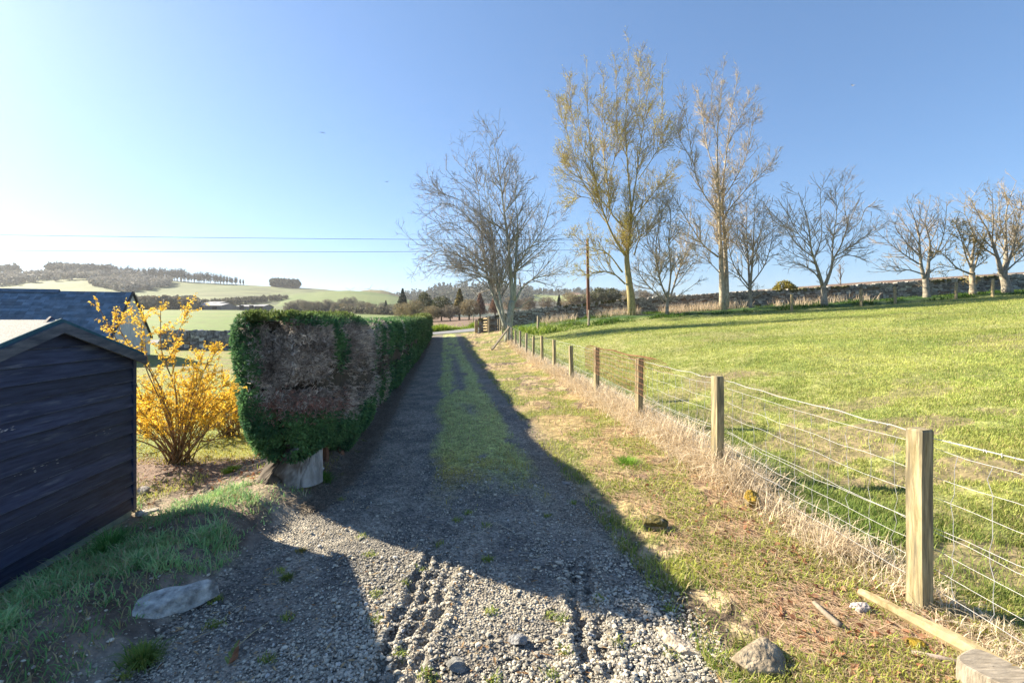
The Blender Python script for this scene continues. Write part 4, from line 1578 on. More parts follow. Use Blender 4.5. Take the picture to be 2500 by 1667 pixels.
# ------------------------------------------------------------------ trees
def catmull(P, n):
    P = np.asarray(P, float)
    if len(P) == 2:
        return np.linspace(P[0], P[1], n)
    Q = np.concatenate([[2 * P[0] - P[1]], P, [2 * P[-1] - P[-2]]])
    out = []
    for t in np.linspace(0, len(P) - 1, n):
        i = min(int(t), len(P) - 2)
        f = t - i
        a, b, c, d = Q[i], Q[i + 1], Q[i + 2], Q[i + 3]
        out.append(.5 * (2 * b + (c - a) * f + (2 * a - 5 * b + 4 * c - d) * f * f + (3 * b - a - 3 * c + d) * f ** 3))
    return np.array(out)


def sprout(P, Rd, rg, per_m, lenf, ang, up, wander, n=6, tmin=.1, rmin=.008, rk=.5, tmax=1.0, lens=None, flat=0.0, minlen=.15):
    """children on a batch of branches P (B,n,3)"""
    B, m, _ = P.shape
    L = np.linalg.norm(np.diff(P, axis=1), axis=2).sum(1)
    cnt = rg.poisson(np.maximum(L * per_m, .5))
    idx = np.repeat(np.arange(B), cnt)
    K = len(idx)
    if K == 0:
        return np.zeros((0, n, 3)), np.zeros((0, n)), np.zeros(0)
    t = rg.uniform(tmin, tmax, K)
    k = t * (m - 1)
    i = np.minimum(k.astype(int), m - 2)
    f = (k - i)[:, None]
    base = P[idx, i] * (1 - f) + P[idx, i + 1] * f
    T = nrm(P[idx, i + 1] - P[idx, i])
    r0 = Rd[idx, i] * (1 - f[:, 0]) + Rd[idx, i + 1] * f[:, 0]
    perp = rg.normal(size=(K, 3))
    perp = nrm(perp - T * np.sum(perp * T, 1, keepdims=True))
    a = rg.uniform(ang[0], ang[1], K)[:, None]
    d = nrm(T * np.cos(a) + perp * np.sin(a))
    ln = np.maximum(lenf(L[idx], t, rg, K), minlen)
    out = np.zeros((K, n, 3))
    out[:, 0] = base
    for s in range(1, n):
        d = nrm(d + rg.normal(size=(K, 3)) * wander + np.array([0, 0, up]))
        out[:, s] = out[:, s - 1] + d * (ln / (n - 1))[:, None]
    rr = np.maximum(np.minimum(r0 * .75, rk * .02 * ln + rmin), rmin)
    Rn = rr[:, None] * np.linspace(1, .35, n)[None]
    return out, np.maximum(Rn, rmin * .7), ln


def limbs_px(conv, d, lines, rg, spread=.35, style='round'):
    """main limbs: outlines read from the photograph become 3-D limbs with their own depth"""
    done = []
    for k, (pts, w0) in enumerate(lines):
        px = np.array([conv(*p) for p in pts], float)
        q = catmull(np.c_[px, np.zeros(len(px))], 18)[:, :2]
        if done:
            best, bd, br = None, 1e9, None
            for (Q, Rq, dd) in done:
                dist = np.linalg.norm(Q - q[0][None], axis=1)
                j = dist.argmin()
                if dist[j] < bd:
                    bd, best, br = dist[j], dd[j], Rq[j]
            r0 = br * w0 * .9
            start = best
        else:
            start, r0 = 0.0, w0
        lean = rg.uniform(-spread, spread) * np.linalg.norm(q[-1] - q[0]) / F * d
        if k == 0:
            lean *= .2
        dep = start + lean * np.linspace(0, 1, 18) ** 1.2
        e_ = .8 if (k == 0 and len(pts) <= 4) else 0.0
        Rr = r0 * (e_ + (1 - e_) * np.linspace(1, .0, 18) ** 1.6) + .016
        if k == 0:
            Rr = Rr * (1 + .22 * np.exp(-np.linspace(0, 1, 18) * 14)) * (.56 if style == 'poplar' else .66)
        done.append((q, Rr, dep))
    P = np.array([[at(px_, py_, d + dd) for (px_, py_), dd in zip(q, dep)] for q, Rr, dep in done])
    # keep the outline: a limb nearer or farther keeps its true size at its own depth
    Rr = np.array([Rr for q, Rr, dep in done])
    return P, Rr


def tree(name, conv, d, lines, label, seed, barkc, twigc, style, buds=None, cat='tree', group=None, den=1.0):
    rg = np.random.default_rng(seed)
    P, Rd = limbs_px(conv, d, lines, rg, style=style)
    b = P[0, 0].copy()
    b[2] = gz(b[0], b[1])
    P[0, 0, 2] = min(P[0, 0, 2], b[2]) - .15
    Hh = P[:, :, 2].max() - b[2]
    t = thing(name, b, label, cat, group)
    mb = MB()
    for p_, r_ in zip(P, Rd):
        sd = 12 if r_[0] > .12 else 7
        n_ = len(p_)
        bend = (fbm3(p_ * .9, seed, 2)[:, None] - .5) * .25 * np.linspace(0, 1, n_)[:, None]
        mb.tubes(p_ + bend * 0, r_ * (1 + .1 * (fbm3(p_ * 3, seed + 1, 2) - .5)), sd, barkc)
    mb.build('trunk', MAT['bark'], t, True)
    if style == 'poplar':
        l1 = lambda L, tt, g, K: Hh * .125 * (1.05 - .75 * tt) * g.uniform(.55, 1.3, K)
        p1, r1, n1_ = sprout(P, Rd, rg, 4.4 * den, l1, (.42, .85), .10, .05, 8, .2, .013)
        l2 = lambda L, tt, g, K: L * .46 * (1.1 - .6 * tt) * g.uniform(.5, 1.3, K)
        p2, r2, _ = sprout(p1, r1, rg, 4.0, l2, (.45, .95), .07, .07, 5, .12, .010)
        p3, r3, _ = sprout(p2, r2, rg, 4.2, lambda L, tt, g, K: g.uniform(.2, .6, K), (.4, .9), .08, .07, 4, .2, .0085)
        sets = [(p1, r1, 4), (p2, r2, 3), (p3, r3, 3)]
    else:
        l1 = lambda L, tt, g, K: np.minimum(L * .5, Hh * .25) * (1.1 - .55 * tt) * g.uniform(.5, 1.25, K)
        p1, r1, n1_ = sprout(P, Rd, rg, 2.8 * den, l1, (.45, 1.0), .045, .06, 8, .14, .015)
        l2 = lambda L, tt, g, K: L * .48 * (1.1 - .65 * tt) * g.uniform(.5, 1.3, K)
        p2, r2, _ = sprout(p1, r1, rg, 3.5, l2, (.45, .95), .05, .08, 6, .12, .011)
        p3, r3, _ = sprout(p2, r2, rg, 2.6, lambda L, tt, g, K: L * .48 * g.uniform(.5, 1.2, K), (.45, 1.0), .05, .1, 5, .15, .0095)
        p4, r4, _ = sprout(p3, r3, rg, 3.2, lambda L, tt, g, K: g.uniform(.2, .5, K), (.4, .9), .08, .12, 3, .2, .009)
        sets = [(p1, r1, 4), (p2, r2, 3), (p3, r3, 3), (p4, r4, 3)]
    mb = MB()
    for p_, r_, sd in sets:
        c = np.asarray(twigc)[None] * rg.uniform(.75, 1.25, (len(p_), 1))
        mb.tubes(p_, r_, sd, c, cap=False)
    mb.build('crown', MAT['twig'], t)
    if buds:
        colA_, colB_, n_, sz = buds
        src = np.concatenate([s_[0][:, -3:].reshape(-1, 3) for s_ in sets[1:]])
        k = rg.integers(0, len(src), n_)
        # denser low and in the middle, thin at the very top
        q = src[k] + rg.normal(size=(n_, 3)) * .05
        keep = rg.random(n_) < (1.05 - .75 * np.clip((q[:, 2] - b[2]) / Hh, 0, 1) ** 2)
        q = q[keep]
        m = len(q)
        a1 = nrm(rg.normal(size=(m, 3)))
        a2 = nrm(np.cross(a1, rg.normal(size=(m, 3))))
        s_ = (sz * rg.uniform(.5, 1.4, m))[:, None]
        V = np.stack([q - a1 * s_, q + a2 * s_ * .5, q + a1 * s_, q - a2 * s_ * .5], 1).reshape(-1, 3)
        c = cc(colA_, colB_, rg.random(m))
        mb = MB()
        mb.add(V, np.arange(4 * m).reshape(-1, 4), np.repeat(c, 4, 0))
        mb.build('leaves', MAT['leaf'], t)
    return t


cvA = lambda x, y: (1000 + .3509 * x, 300 + .3508 * y)
cvB = lambda x, y: (1350 + .4721 * x, 80 + .472 * y)
cvF = lambda x, y: (1800 + .2976 * x, 430 + .2976 * y)
BARK = (.30, .29, .24)
BARKG = (.33, .35, .28)
PALE = (.31, .275, .215)
TW = (.13, .105, .085)

tree('bare_tree', cvA, 33.0, [
    ([(690, 1500), (690, 1420), (700, 1340), (712, 1240)], .42),
    ([(712, 1260), (712, 1160), (700, 1000), (680, 800), (655, 600), (632, 420), (605, 250), (575, 70)], .8),
    ([(676, 1440), (640, 1340), (590, 1210), (545, 1080), (518, 920), (497, 680), (470, 440), (385, 290)], .78),
    ([(665, 1390), (625, 1200), (600, 1000), (585, 850), (560, 690), (510, 420)], .6),
    ([(728, 1230), (735, 1080), (740, 900), (752, 680), (735, 520), (760, 300)], .7),
    ([(720, 1270), (790, 1140), (880, 1080), (1000, 1050), (1140, 960)], .5),
    ([(735, 1020), (820, 900), (900, 780), (950, 680), (985, 540)], .5),
    ([(745, 930), (850, 860), (960, 820), (1120, 800)], .45),
    ([(528, 1040), (420, 970), (300, 905), (190, 900), (60, 975)], .5),
    ([(515, 900), (400, 770), (280, 700), (110, 740)], .5),
    ([(505, 760), (390, 640), (270, 560), (150, 600)], .45),
    ([(495, 660), (350, 540), (220, 490), (125, 430)], .45),
    ([(480, 560), (400, 460), (320, 400), (250, 320)], .45),
    ([(690, 900), (610, 760), (570, 640), (520, 330)], .45),
    ([(660, 620), (730, 540), (800, 440), (830, 400)], .45),
    ([(640, 480), (580, 400), (560, 300), (560, 130)], .4),
    ([(520, 1020), (400, 990), (260, 980), (90, 1000)], .35),
    ([(540, 1090), (480, 1040), (380, 860), (60, 850)], .35),
    ([(760, 650), (800, 560), (870, 480)], .4),
    ([(725, 1280), (760, 1290), (840, 1230), (920, 1180)], .4),
], 'spreading leafless tree with several grey stems at the road end of the fence', 101, BARKG, (.32, .29, .25), 'round', den=.95)

tree('poplar', cvB, 38.0, [
    ([(412, 1440), (395, 1300), (382, 1180), (385, 1120), (400, 1040), (403, 900), (388, 720), (375, 480), (385, 250), (392, 30)], .52),
    ([(372, 1150), (310, 1050), (250, 900), (215, 760), (190, 560), (178, 350), (175, 140)], .62),
    ([(398, 1035), (300, 930), (285, 800), (262, 620), (255, 420), (262, 210)], .6),
    ([(408, 900), (430, 760), (455, 560), (480, 380), (508, 150)], .6),
    ([(415, 970), (480, 880), (560, 780), (645, 680)], .4),
    ([(240, 880), (160, 780), (110, 640), (60, 480), (20, 350)], .45),
    ([(200, 680), (130, 540), (95, 400), (85, 220)], .45),
    ([(280, 780), (330, 600), (330, 420), (320, 120)], .45),
    ([(360, 1240), (280, 1140), (190, 1110), (110, 1050)], .28),
    ([(375, 1300), (300, 1240), (200, 1240), (130, 1230)], .25),
    ([(440, 760), (520, 640), (560, 520), (565, 160)], .4),
    ([(420, 1150), (450, 1060), (520, 980), (600, 800)], .3),
    ([(225, 820), (150, 760), (70, 700), (50, 620)], .35),
    ([(235, 870), (140, 850), (80, 900)], .3),
    ([(380, 600), (440, 420), (450, 250), (450, 100)], .4),
], 'tallest tree, a leaning poplar flecked all over with yellow buds', 102, (.36, .31, .15), (.38, .30, .13), 'poplar', ((.44, .37, .05), (.62, .58, .15), 30000, .045), den=1.0)

tree('bare_tree', cvB, 37.0, [
    ([(590, 1440), (592, 1380), (592, 1340)], .17),
    ([(590, 1370), (552, 1270), (532, 1110), (560, 950), (565, 870)], .75),
    ([(595, 1370), (610, 1230), (600, 1090), (610, 950), (600, 890)], .75),
    ([(585, 1390), (515, 1330), (450, 1250), (440, 1160)], .55),
    ([(600, 1385), (645, 1250), (690, 1110), (720, 850)], .7),
    ([(605, 1390), (680, 1340), (760, 1280)], .45),
    ([(540, 1180), (490, 1080), (480, 960)], .5),
    ([(625, 1300), (660, 1180), (650, 1000)], .5),
], 'small leafless tree standing between the two tall poplars', 103, PALE, (.36, .31, .24), 'round', ((.3, .24, .06), (.36, .32, .1), 1600, .05), den=1.5)

tree('poplar', cvB, 37.0, [
    ([(880, 1425), (873, 1280), (868, 1130), (862, 1000), (858, 870), (850, 700), (852, 500), (866, 350), (882, 170)], .42),
    ([(897, 1420), (896, 1250), (888, 1060), (876, 900), (880, 780), (900, 600), (925, 400), (960, 200)], .75),
    ([(855, 1160), (780, 1100), (720, 1010), (665, 920), (615, 830)], .4),
    ([(842, 920), (790, 850), (745, 760), (720, 640), (690, 450), (658, 320)], .5),
    ([(885, 950), (930, 890), (1010, 800), (1080, 730), (1155, 630)], .45),
    ([(870, 870), (930, 780), (1000, 640), (1030, 480), (1060, 430)], .45),
    ([(850, 760), (800, 600), (770, 420), (745, 280)], .45),
    ([(855, 560), (820, 420), (830, 230)], .4),
    ([(905, 580), (960, 460), (1020, 300)], .4),
    ([(730, 680), (660, 560), (635, 460)], .35),
    ([(870, 1250), (800, 1180), (740, 1150)], .2),
], 'tall twin-stemmed poplar, paler and barer than its taller neighbour', 104, (.42, .36, .26), (.42, .345, .24), 'poplar', ((.42, .35, .12), (.56, .5, .2), 7000, .042), den=.85)

tree('bare_tree', cvB, 36.5, [
    ([(1022, 1430), (1020, 1360), (1018, 1290)], .21),
    ([(1018, 1310), (1008, 1150), (1000, 1000), (1000, 880)], .8),
    ([(1022, 1300), (1035, 1130), (1040, 980), (1045, 860)], .75),
    ([(1012, 1310), (940, 1210), (910, 1110), (900, 1000)], .5),
    ([(1026, 1300), (1095, 1200), (1130, 1080), (1140, 980)], .5),
    ([(1020, 1200), (1070, 1080), (1090, 920)], .5),
    ([(1008, 1180), (960, 1060), (950, 930)], .5),
    ([(1015, 1330), (960, 1270), (900, 1230)], .35),
], 'narrow leafless tree immediately beside the twin-stemmed poplar', 105, PALE, (.37, .31, .235), 'round', ((.3, .24, .06), (.36, .32, .1), 900, .05), den=1.6)

tree('bare_tree', cvF, 34.5, [
    ([(715, 1030), (710, 950), (706, 880)], .30),
    ([(700, 900), (665, 780), (635, 690), (605, 590), (590, 440), (560, 300), (500, 130)], .75),
    ([(720, 895), (765, 780), (790, 680), (850, 570), (920, 380), (1000, 190)], .78),
    ([(630, 670), (490, 560), (370, 390), (250, 270)], .55),
    ([(650, 730), (600, 700), (500, 660), (330, 560)], .45),
    ([(690, 870), (620, 780), (500, 720), (330, 690)], .4),
    ([(800, 660), (900, 600), (1050, 500), (1240, 370)], .55),
    ([(790, 690), (900, 650), (1010, 660), (1150, 600)], .4),
    ([(640, 660), (690, 500), (685, 300), (680, 90)], .55),
    ([(775, 720), (790, 500), (815, 300), (800, 80)], .55),
    ([(860, 540), (900, 400), (880, 250), (880, 80)], .5),
    ([(880, 480), (1000, 380), (1060, 260), (1160, 250)], .5),
    ([(595, 500), (500, 380), (420, 220)], .45),
    ([(600, 580), (500, 470), (430, 340), (340, 200)], .45),
    ([(740, 860), (735, 780), (755, 740)], .35),
], 'broad fan-shaped leafless tree standing alone in front of the stone wall', 106, PALE, (.36, .30, .23), 'round', den=1.3)

tree('bare_tree', cvF, 34.0, [
    ([(1555, 980), (1548, 900), (1545, 820)], .33),
    ([(1535, 840), (1510, 740), (1497, 600), (1490, 480), (1450, 340), (1390, 200)], .75),
    ([(1558, 835), (1570, 700), (1580, 540), (1545, 380), (1580, 200)], .75),
    ([(1490, 720), (1380, 650), (1260, 560), (1150, 460)], .5),
    ([(1510, 800), (1400, 770), (1280, 780), (1140, 760)], .38),
    ([(1575, 700), (1650, 600), (1700, 440), (1720, 210)], .55),
    ([(1585, 660), (1680, 600), (1760, 470), (1830, 380)], .45),
    ([(1490, 560), (1400, 430), (1320, 320)], .45),
    ([(1500, 650), (1400, 560), (1310, 440), (1290, 380)], .4),
    ([(1575, 560), (1640, 420), (1650, 240)], .45),
    ([(1480, 440), (1500, 330), (1490, 220)], .4),
    ([(1570, 800), (1640, 750), (1700, 740)], .3),
], 'leafless tree with a whitish trunk, first of the three crowded together', 107, PALE, (.38, .31, .23), 'round', den=1.35)

tree('bare_tree', cvF, 33.4, [
    ([(1935, 945), (1930, 870), (1925, 790)], .30),
    ([(1925, 800), (1925, 680), (1945, 520), (1900, 380), (1860, 300)], .75),
    ([(1935, 780), (1980, 640), (2030, 500), (2070, 400)], .6),
    ([(1905, 800), (1800, 750), (1700, 650), (1640, 610)], .5),
    ([(1915, 750), (1870, 640), (1830, 480), (1790, 390)], .5),
    ([(1940, 760), (2020, 700), (2090, 640)], .45),
    ([(1920, 700), (1860, 560), (1760, 470)], .45),
], 'olive-tinged leafless tree, the lowest of the three crowded together', 108, (.36, .30, .21), (.31, .24, .11), 'round', ((.24, .19, .05), (.3, .25, .08), 3500, .045), den=1.6)

tree('bare_tree', cvF, 33.0, [
    ([(2215, 925), (2195, 850), (2170, 780)], .40),
    ([(2190, 810), (2205, 640), (2200, 450), (2215, 250), (2290, 40)], .75),
    ([(2165, 790), (2125, 640), (2060, 460), (1980, 320), (1900, 160)], .7),
    ([(2205, 760), (2260, 600), (2300, 420), (2345, 130)], .6),
    ([(2215, 770), (2340, 660), (2480, 540), (2600, 470)], .5),
    ([(2130, 660), (2040, 600), (1960, 520), (1880, 430)], .45),
    ([(2090, 540), (2100, 380), (2090, 130)], .5),
    ([(2200, 520), (2150, 350), (2150, 100)], .45),
    ([(2290, 480), (2400, 330), (2440, 100)], .5),
    ([(2240, 680), (2360, 520), (2500, 330)], .45),
], 'tallest leafless tree of the three crowded together, cut by the edge of the photograph', 109, PALE, (.36, .29, .19), 'round', ((.24, .19, .05), (.3, .25, .08), 1800, .045), den=1.3)

tree('sapling', cvF, 42.0, [
    ([(850, 950), (848, 860), (845, 780), (842, 720)], .05),
    ([(848, 840), (870, 780)], .6),
    ([(848, 860), (825, 800)], .6),
], 'spindly sapling poking up behind the stone wall', 110, (.25, .2, .15), (.25, .2, .15), 'round', den=1.5)


# ------------------------------------------------------------------ shrubs
def bush(name, c, rx_, ry_, rz_, label, seed, col1, col2, n_, leaf, mat='leaf', stems=40, stemc=(.2, .16, .1), cat='shrub', group=None, hole=.42):
    rg = np.random.default_rng(seed)
    t = thing(name, c, label, cat, group)
    mb = MB()
    u = nrm(rg.normal(size=(stems, 3)) * np.array([1, 1, .8]) + np.array([0, 0, .9]))
    u[:, 2] = np.abs(u[:, 2])
    f = np.linspace(0, 1, 7)[None, :, None]
    end = u * np.array([rx_, ry_, rz_ * 1.9]) * rg.uniform(.6, 1.0, (stems, 1))
    P = np.asarray(c)[None, None] + end[:, None] * f + rg.normal(size=(stems, 7, 3)) * .03 * rz_ * f
    mb.tubes(P, np.maximum(.012 * rz_, .006) * (1.3 - f[..., 0].repeat(stems, 0)), 4, stemc)
    mb.build('stems', MAT['twig'], t)
    q = nrm(rg.normal(size=(n_ * 3, 3))) * (rg.random((n_ * 3, 1)) ** .45)
    q = q[q[:, 2] > -.75]
    lump = fbm3(q * 2.6 + seed, seed, 3)
    keep = (lump > hole) & (np.linalg.norm(q, axis=1) < .72 + .5 * (lump - .3))
    q = q[keep][:n_]
    m = len(q)
    pos = q * np.array([rx_, ry_, rz_]) + np.asarray(c) + np.array([0, 0, rz_ * .95])
    a1 = nrm(rg.normal(size=(m, 3)))
    a2 = nrm(np.cross(a1, rg.normal(size=(m, 3))))
    s_ = (leaf * rg.uniform(.5, 1.5, m))[:, None]
    V = np.stack([pos - a1 * s_, pos + a2 * s_ * .6, pos + a1 * s_, pos - a2 * s_ * .6], 1).reshape(-1, 3)
    c_ = cc(col1, col2, np.clip(rg.random(m) * .6 + (lump[keep][:n_] - .4) * 1.2, 0, 1))
    mb = MB()
    mb.add(V, np.arange(4 * m).reshape(-1, 4), np.repeat(c_, 4, 0))
    mb.build('leaves', MAT[mat], t)
    return t


p = at(1915, 714, 40.5)
p[2] = gz(p[0], p[1])
bush('shrub', p, 1.25, 1.1, 1.15, 'rounded olive-yellow shrub just over the stone wall', 201, (.20, .17, .03), (.33, .29, .07), 5000, .07, stems=70, hole=.36)


def forsythia(base, spread, hgt, label, seed, nstem, nflow, xs=(-1, 1), arch=.5, paths=()):
    rg = np.random.default_rng(seed)
    t = thing('flowering_shrub', base, label, 'shrub', 'yellow flowering shrubs by the shed')
    n = 12
    az = rg.uniform(0, 2 * np.pi, nstem)
    out = rg.uniform(.15, 1, nstem) ** .8
    tip = np.stack([np.cos(az) * out * spread, np.sin(az) * out * spread * .7, hgt * (1.0 - .45 * out ** 2) * rg.uniform(.55, 1.0, nstem)], -1)
    b0 = np.stack([rg.normal(0, .08, nstem), rg.normal(0, .08, nstem), np.zeros(nstem)], -1)
    f = np.linspace(0, 1, n)[None, :, None]
    mid = tip * np.array([.35, .35, .62])
    P = b0[:, None] * (1 - f) ** 2 + 2 * mid[:, None] * f * (1 - f) + tip[:, None] * f * f
    P = P + np.cumsum(rg.normal(size=(nstem, n, 3)) * .012, 1) * f + np.asarray(base)
    for pth in paths:
        P = np.concatenate([P, catmull(np.array(pth), n)[None]])
    k = len(P)
    Rd = (rg.uniform(.007, .013, k)[:, None]) * np.linspace(1, .35, n)[None]
    p1, r1, _ = sprout(P, Rd, rg, 5.5, lambda L, tt, g, K: g.uniform(.15, .5, K) * (1.2 - .6 * tt), (.5, 1.1), .06, .12, 6, .22, .0035)
    p2, r2, _ = sprout(p1, r1, rg, 4.0, lambda L, tt, g, K: g.uniform(.08, .2, K), (.5, 1.0), .05, .12, 4, .1, .0025)
    mb = MB()
    cst = np.array([.30, .20, .10])
    mb.tubes(P, Rd, 6, cst)
    mb.build('stems', MAT['bark'], t, True)
    mb = MB()
    mb.tubes(p1, r1, 4, cst * .9, cap=False)
    mb.tubes(p2, r2, 3, cst * .9, cap=False)
    mb.build('twigs', MAT['twig'], t)
    src = np.concatenate([p1[:, 1:].reshape(-1, 3), p2.reshape(-1, 3), P[:, 7:].reshape(-1, 3)])
    hrel = (src[:, 2] - base[2]) / hgt
    w_ = .12 + smooth(.18, .45, hrel)
    w_ /= w_.sum()
    q = src[rg.choice(len(src), nflow, p=w_)] + rg.normal(size=(nflow, 3)) * .008
    mb = MB()
    cb = cc((.80, .48, .03), (.94, .74, .13), np.clip(rg.normal(.55, .3, nflow), 0, 1))
    a1 = nrm(rg.normal(size=(nflow, 3)))
    for j in range(3):
        d_ = nrm(a1 + .9 * rg.normal(size=(nflow, 3)))
        s_ = rg.uniform(.008, .019, nflow)[:, None]
        w2 = nrm(np.cross(d_, rg.normal(size=(nflow, 3)))) * s_ * .42
        V = np.stack([q, q + d_ * s_ + w2, q + d_ * s_ * 2, q + d_ * s_ - w2], 1).reshape(-1, 3)
        mb.add(V, np.arange(4 * nflow).reshape(-1, 4), np.repeat(cb * rg.uniform(.85, 1.15, (nflow, 1)), 4, 0))
    mb.build('flowers', MAT['petal'], t)


fb = on_ground(437, 1128)
fd = fb[1]
forsythia(fb, 1.45, 1.55, 'tall golden flowering shrub rising behind the shed corner', 301, 42, 11000, paths=[
    [fb, at(360, 1000, fd), at(300, 860, fd + .1), at(238, 745, fd + .1)],
    [fb, at(400, 960, fd + .1), at(300, 820, fd + .2), at(280, 750, fd + .2)],
    [fb, at(440, 980, fd + .2), at(420, 860, fd + .3), at(470, 735, fd + .3)],
    [fb, at(430, 960, fd + .1), at(395, 860, fd + .2), at(392, 755, fd + .2)],
    [fb, at(470, 1000, fd), at(500, 900, fd), at(535, 850, fd)],
    [fb, at(460, 1000, fd + .2), at(480, 920, fd + .2), at(495, 860, fd + .3)],
    [fb, at(400, 1000, fd - .1), at(350, 880, fd - .1), at(345, 790, fd)],
    [fb, at(400, 1000, fd + .3), at(360, 880, fd + .3), at(350, 770, fd + .3)],
    [fb, at(380, 1030, fd), at(340, 960, fd), at(322, 880, fd + .2)]])
fb2 = on_ground(560, 1062)
forsythia(fb2, 1.2, 1.1, 'low golden flowering shrub between the tall one and the hedge end', 302, 40, 8000)


# ------------------------------------------------------------------ distant trees
def small_tree(seed, h, wd, shape, c1, c2, twigs=260, tw=.05, leafy=0, trunkc=(.2, .17, .13)):
    """a distant tree as (wood, crown) mesh builders around the origin"""
    rg = np.random.default_rng(seed)
    wood, crown = MB(), MB()
    wood.tubes(np.array([[0, 0, -.5], [.02 * h, 0, h * .25], [0, .01 * h, h * .55]]), np.array([.035, .026, .014]) * h, 6, trunkc)
    if shape == 'conifer':
        n = twigs * 3
        z = rg.uniform(.12, 1.0, n) ** .8
        rad = (1.02 - z) * wd * .5 * rg.uniform(.35, 1.1, n)
        an = rg.uniform(0, 2 * np.pi, n)
        p = np.stack([np.cos(an) * rad, np.sin(an) * rad, z * h], -1)
        wood.tubes(np.array([[0, 0, 0], [0, 0, h]]), np.array([.02 * h, .004 * h]), 5, trunkc)
    elif shape == 'pine':
        n = twigs * 2
        q = nrm(rg.normal(size=(n, 3))) * rg.random((n, 1)) ** .4
        p = q * np.array([wd * .5, wd * .5, h * .42]) + np.array([0, 0, h * .58])
        p[:, :2] *= (.55 + .6 * noise3(p * 3 / h, seed))[:, None]
        wood.tubes(np.array([[0, 0, 0], [.01 * h, 0, h * .9]]), np.array([.022 * h, .008 * h]), 5, trunkc)
    else:
        n = twigs * 3
        q = nrm(rg.normal(size=(n, 3))) * rg.random((n, 1)) ** .4
        q = q[q[:, 2] > -.8]
        lump = fbm3(q * 2.2 + seed, seed, 3)
        q = q[lump > .40]
        n = len(q)
        p = q * np.array([wd * .5, wd * .5, h * .46]) + np.array([0, 0, h * .53])
    # limbs
    k = 26
    idx = rg.integers(0, n, k)
    for i in idx:
        b = np.array([0, 0, h * rg.uniform(.18, .5)])
        wood.tubes(np.array([b, b * .4 + p[i] * .6 + [0, 0, .02 * h], p[i]]), np.array([.010, .006, .003]) * h, 4, trunkc, cap=False)
    u = nrm(p - np.array([0, 0, h * .35])[None] + rg.normal(size=p.shape) * .5 * wd * .3)
    if leafy:
        a1 = nrm(rg.normal(size=(n, 3)))
        a2 = nrm(np.cross(a1, rg.normal(size=(n, 3))))
        s_ = (leafy * rg.uniform(.5, 1.5, n))[:, None]
        V = np.stack([p - a1 * s_, p + a2 * s_ * .7, p + a1 * s_, p - a2 * s_ * .7], 1).reshape(-1, 3)
        crown.add(V, np.arange(4 * n).reshape(-1, 4), np.repeat(cc(c1, c2, rg.random(n)), 4, 0))
    else:
        ln = h * .13 * rg.uniform(.5, 1.4, (n, 1))
        for j in range(3):
            d_ = nrm(u + rg.normal(size=(n, 3)) * .55)
            w_ = nrm(np.cross(d_, rg.normal(size=(n, 3)))) * tw
            V = np.stack([p - d_ * ln * .5 - w_, p - d_ * ln * .5 + w_, p + d_ * ln * .5], 1).reshape(-1, 3)
            crown.add(V, np.arange(3 * n).reshape(-1, 3), np.repeat(cc(c1, c2, rg.random(n)), 3, 0))
    return wood, crown


PROTO = {}


def plant_tree(key, loc, scale, name, label, group, rz, sx=1.0, cat='tree', **kw):
    """one distant tree: Empty > trunk, crown; repeats share mesh data"""
    t = thing(name, (0, 0, 0), label, cat, group)
    if key not in PROTO:
        wd, cr = small_tree(**kw)
        a, b = wd.build('trunk', MAT['bark'], t), cr.build('crown', MAT['wood'], t)
        PROTO[key] = (a, b)
    else:
        for o in PROTO[key]:
            c = o.copy()
            COL.objects.link(c)
            c.parent = t
    t.location = tuple(float(v) for v in loc)
    t.scale = (scale * sx, scale * sx, scale)
    t.rotation_euler = (0, 0, rz)
    return t


def depth_spot(px, d_):
    x_ = (px - 1250) / F * d_
    return np.array([x_, d_, gz(x_, d_) if d_ < 275 else 0])


kinds = {
    'grey': dict(seed=1, h=1, wd=.85, shape='round', c1=(.20, .18, .14), c2=(.32, .28, .21), tw=.006, twigs=420),
    'tan': dict(seed=2, h=1, wd=.8, shape='round', c1=(.27, .225, .14), c2=(.42, .36, .22), tw=.006, twigs=420),
    'ever': dict(seed=3, h=1, wd=.8, shape='round', c1=(.09, .105, .06), c2=(.19, .19, .10), leafy=.03, twigs=900),
    'olive': dict(seed=4, h=1, wd=.6, shape='conifer', c1=(.19, .16, .06), c2=(.33, .28, .11), leafy=.028, twigs=700),
    'cone': dict(seed=5, h=1, wd=.55, shape='conifer', c1=(.035, .055, .035), c2=(.08, .10, .06), leafy=.028, twigs=600),
    'red': dict(seed=6, h=1, wd=.7, shape='conifer', c1=(.24, .15, .10), c2=(.36, .23, .16), tw=.006, twigs=420),
    'pine': dict(seed=7, h=1, wd=.42, shape='pine', c1=(.12, .13, .115), c2=(.18, .19, .165), leafy=.04, twigs=120),  # paled to put distance haze into the colour
    'pineb': dict(seed=8, h=1, wd=.34, shape='pine', c1=(.12, .13, .115), c2=(.18, .19, .165), leafy=.04, twigs=110),  # haze put into the colour here too
}
rt = np.random.default_rng(77)
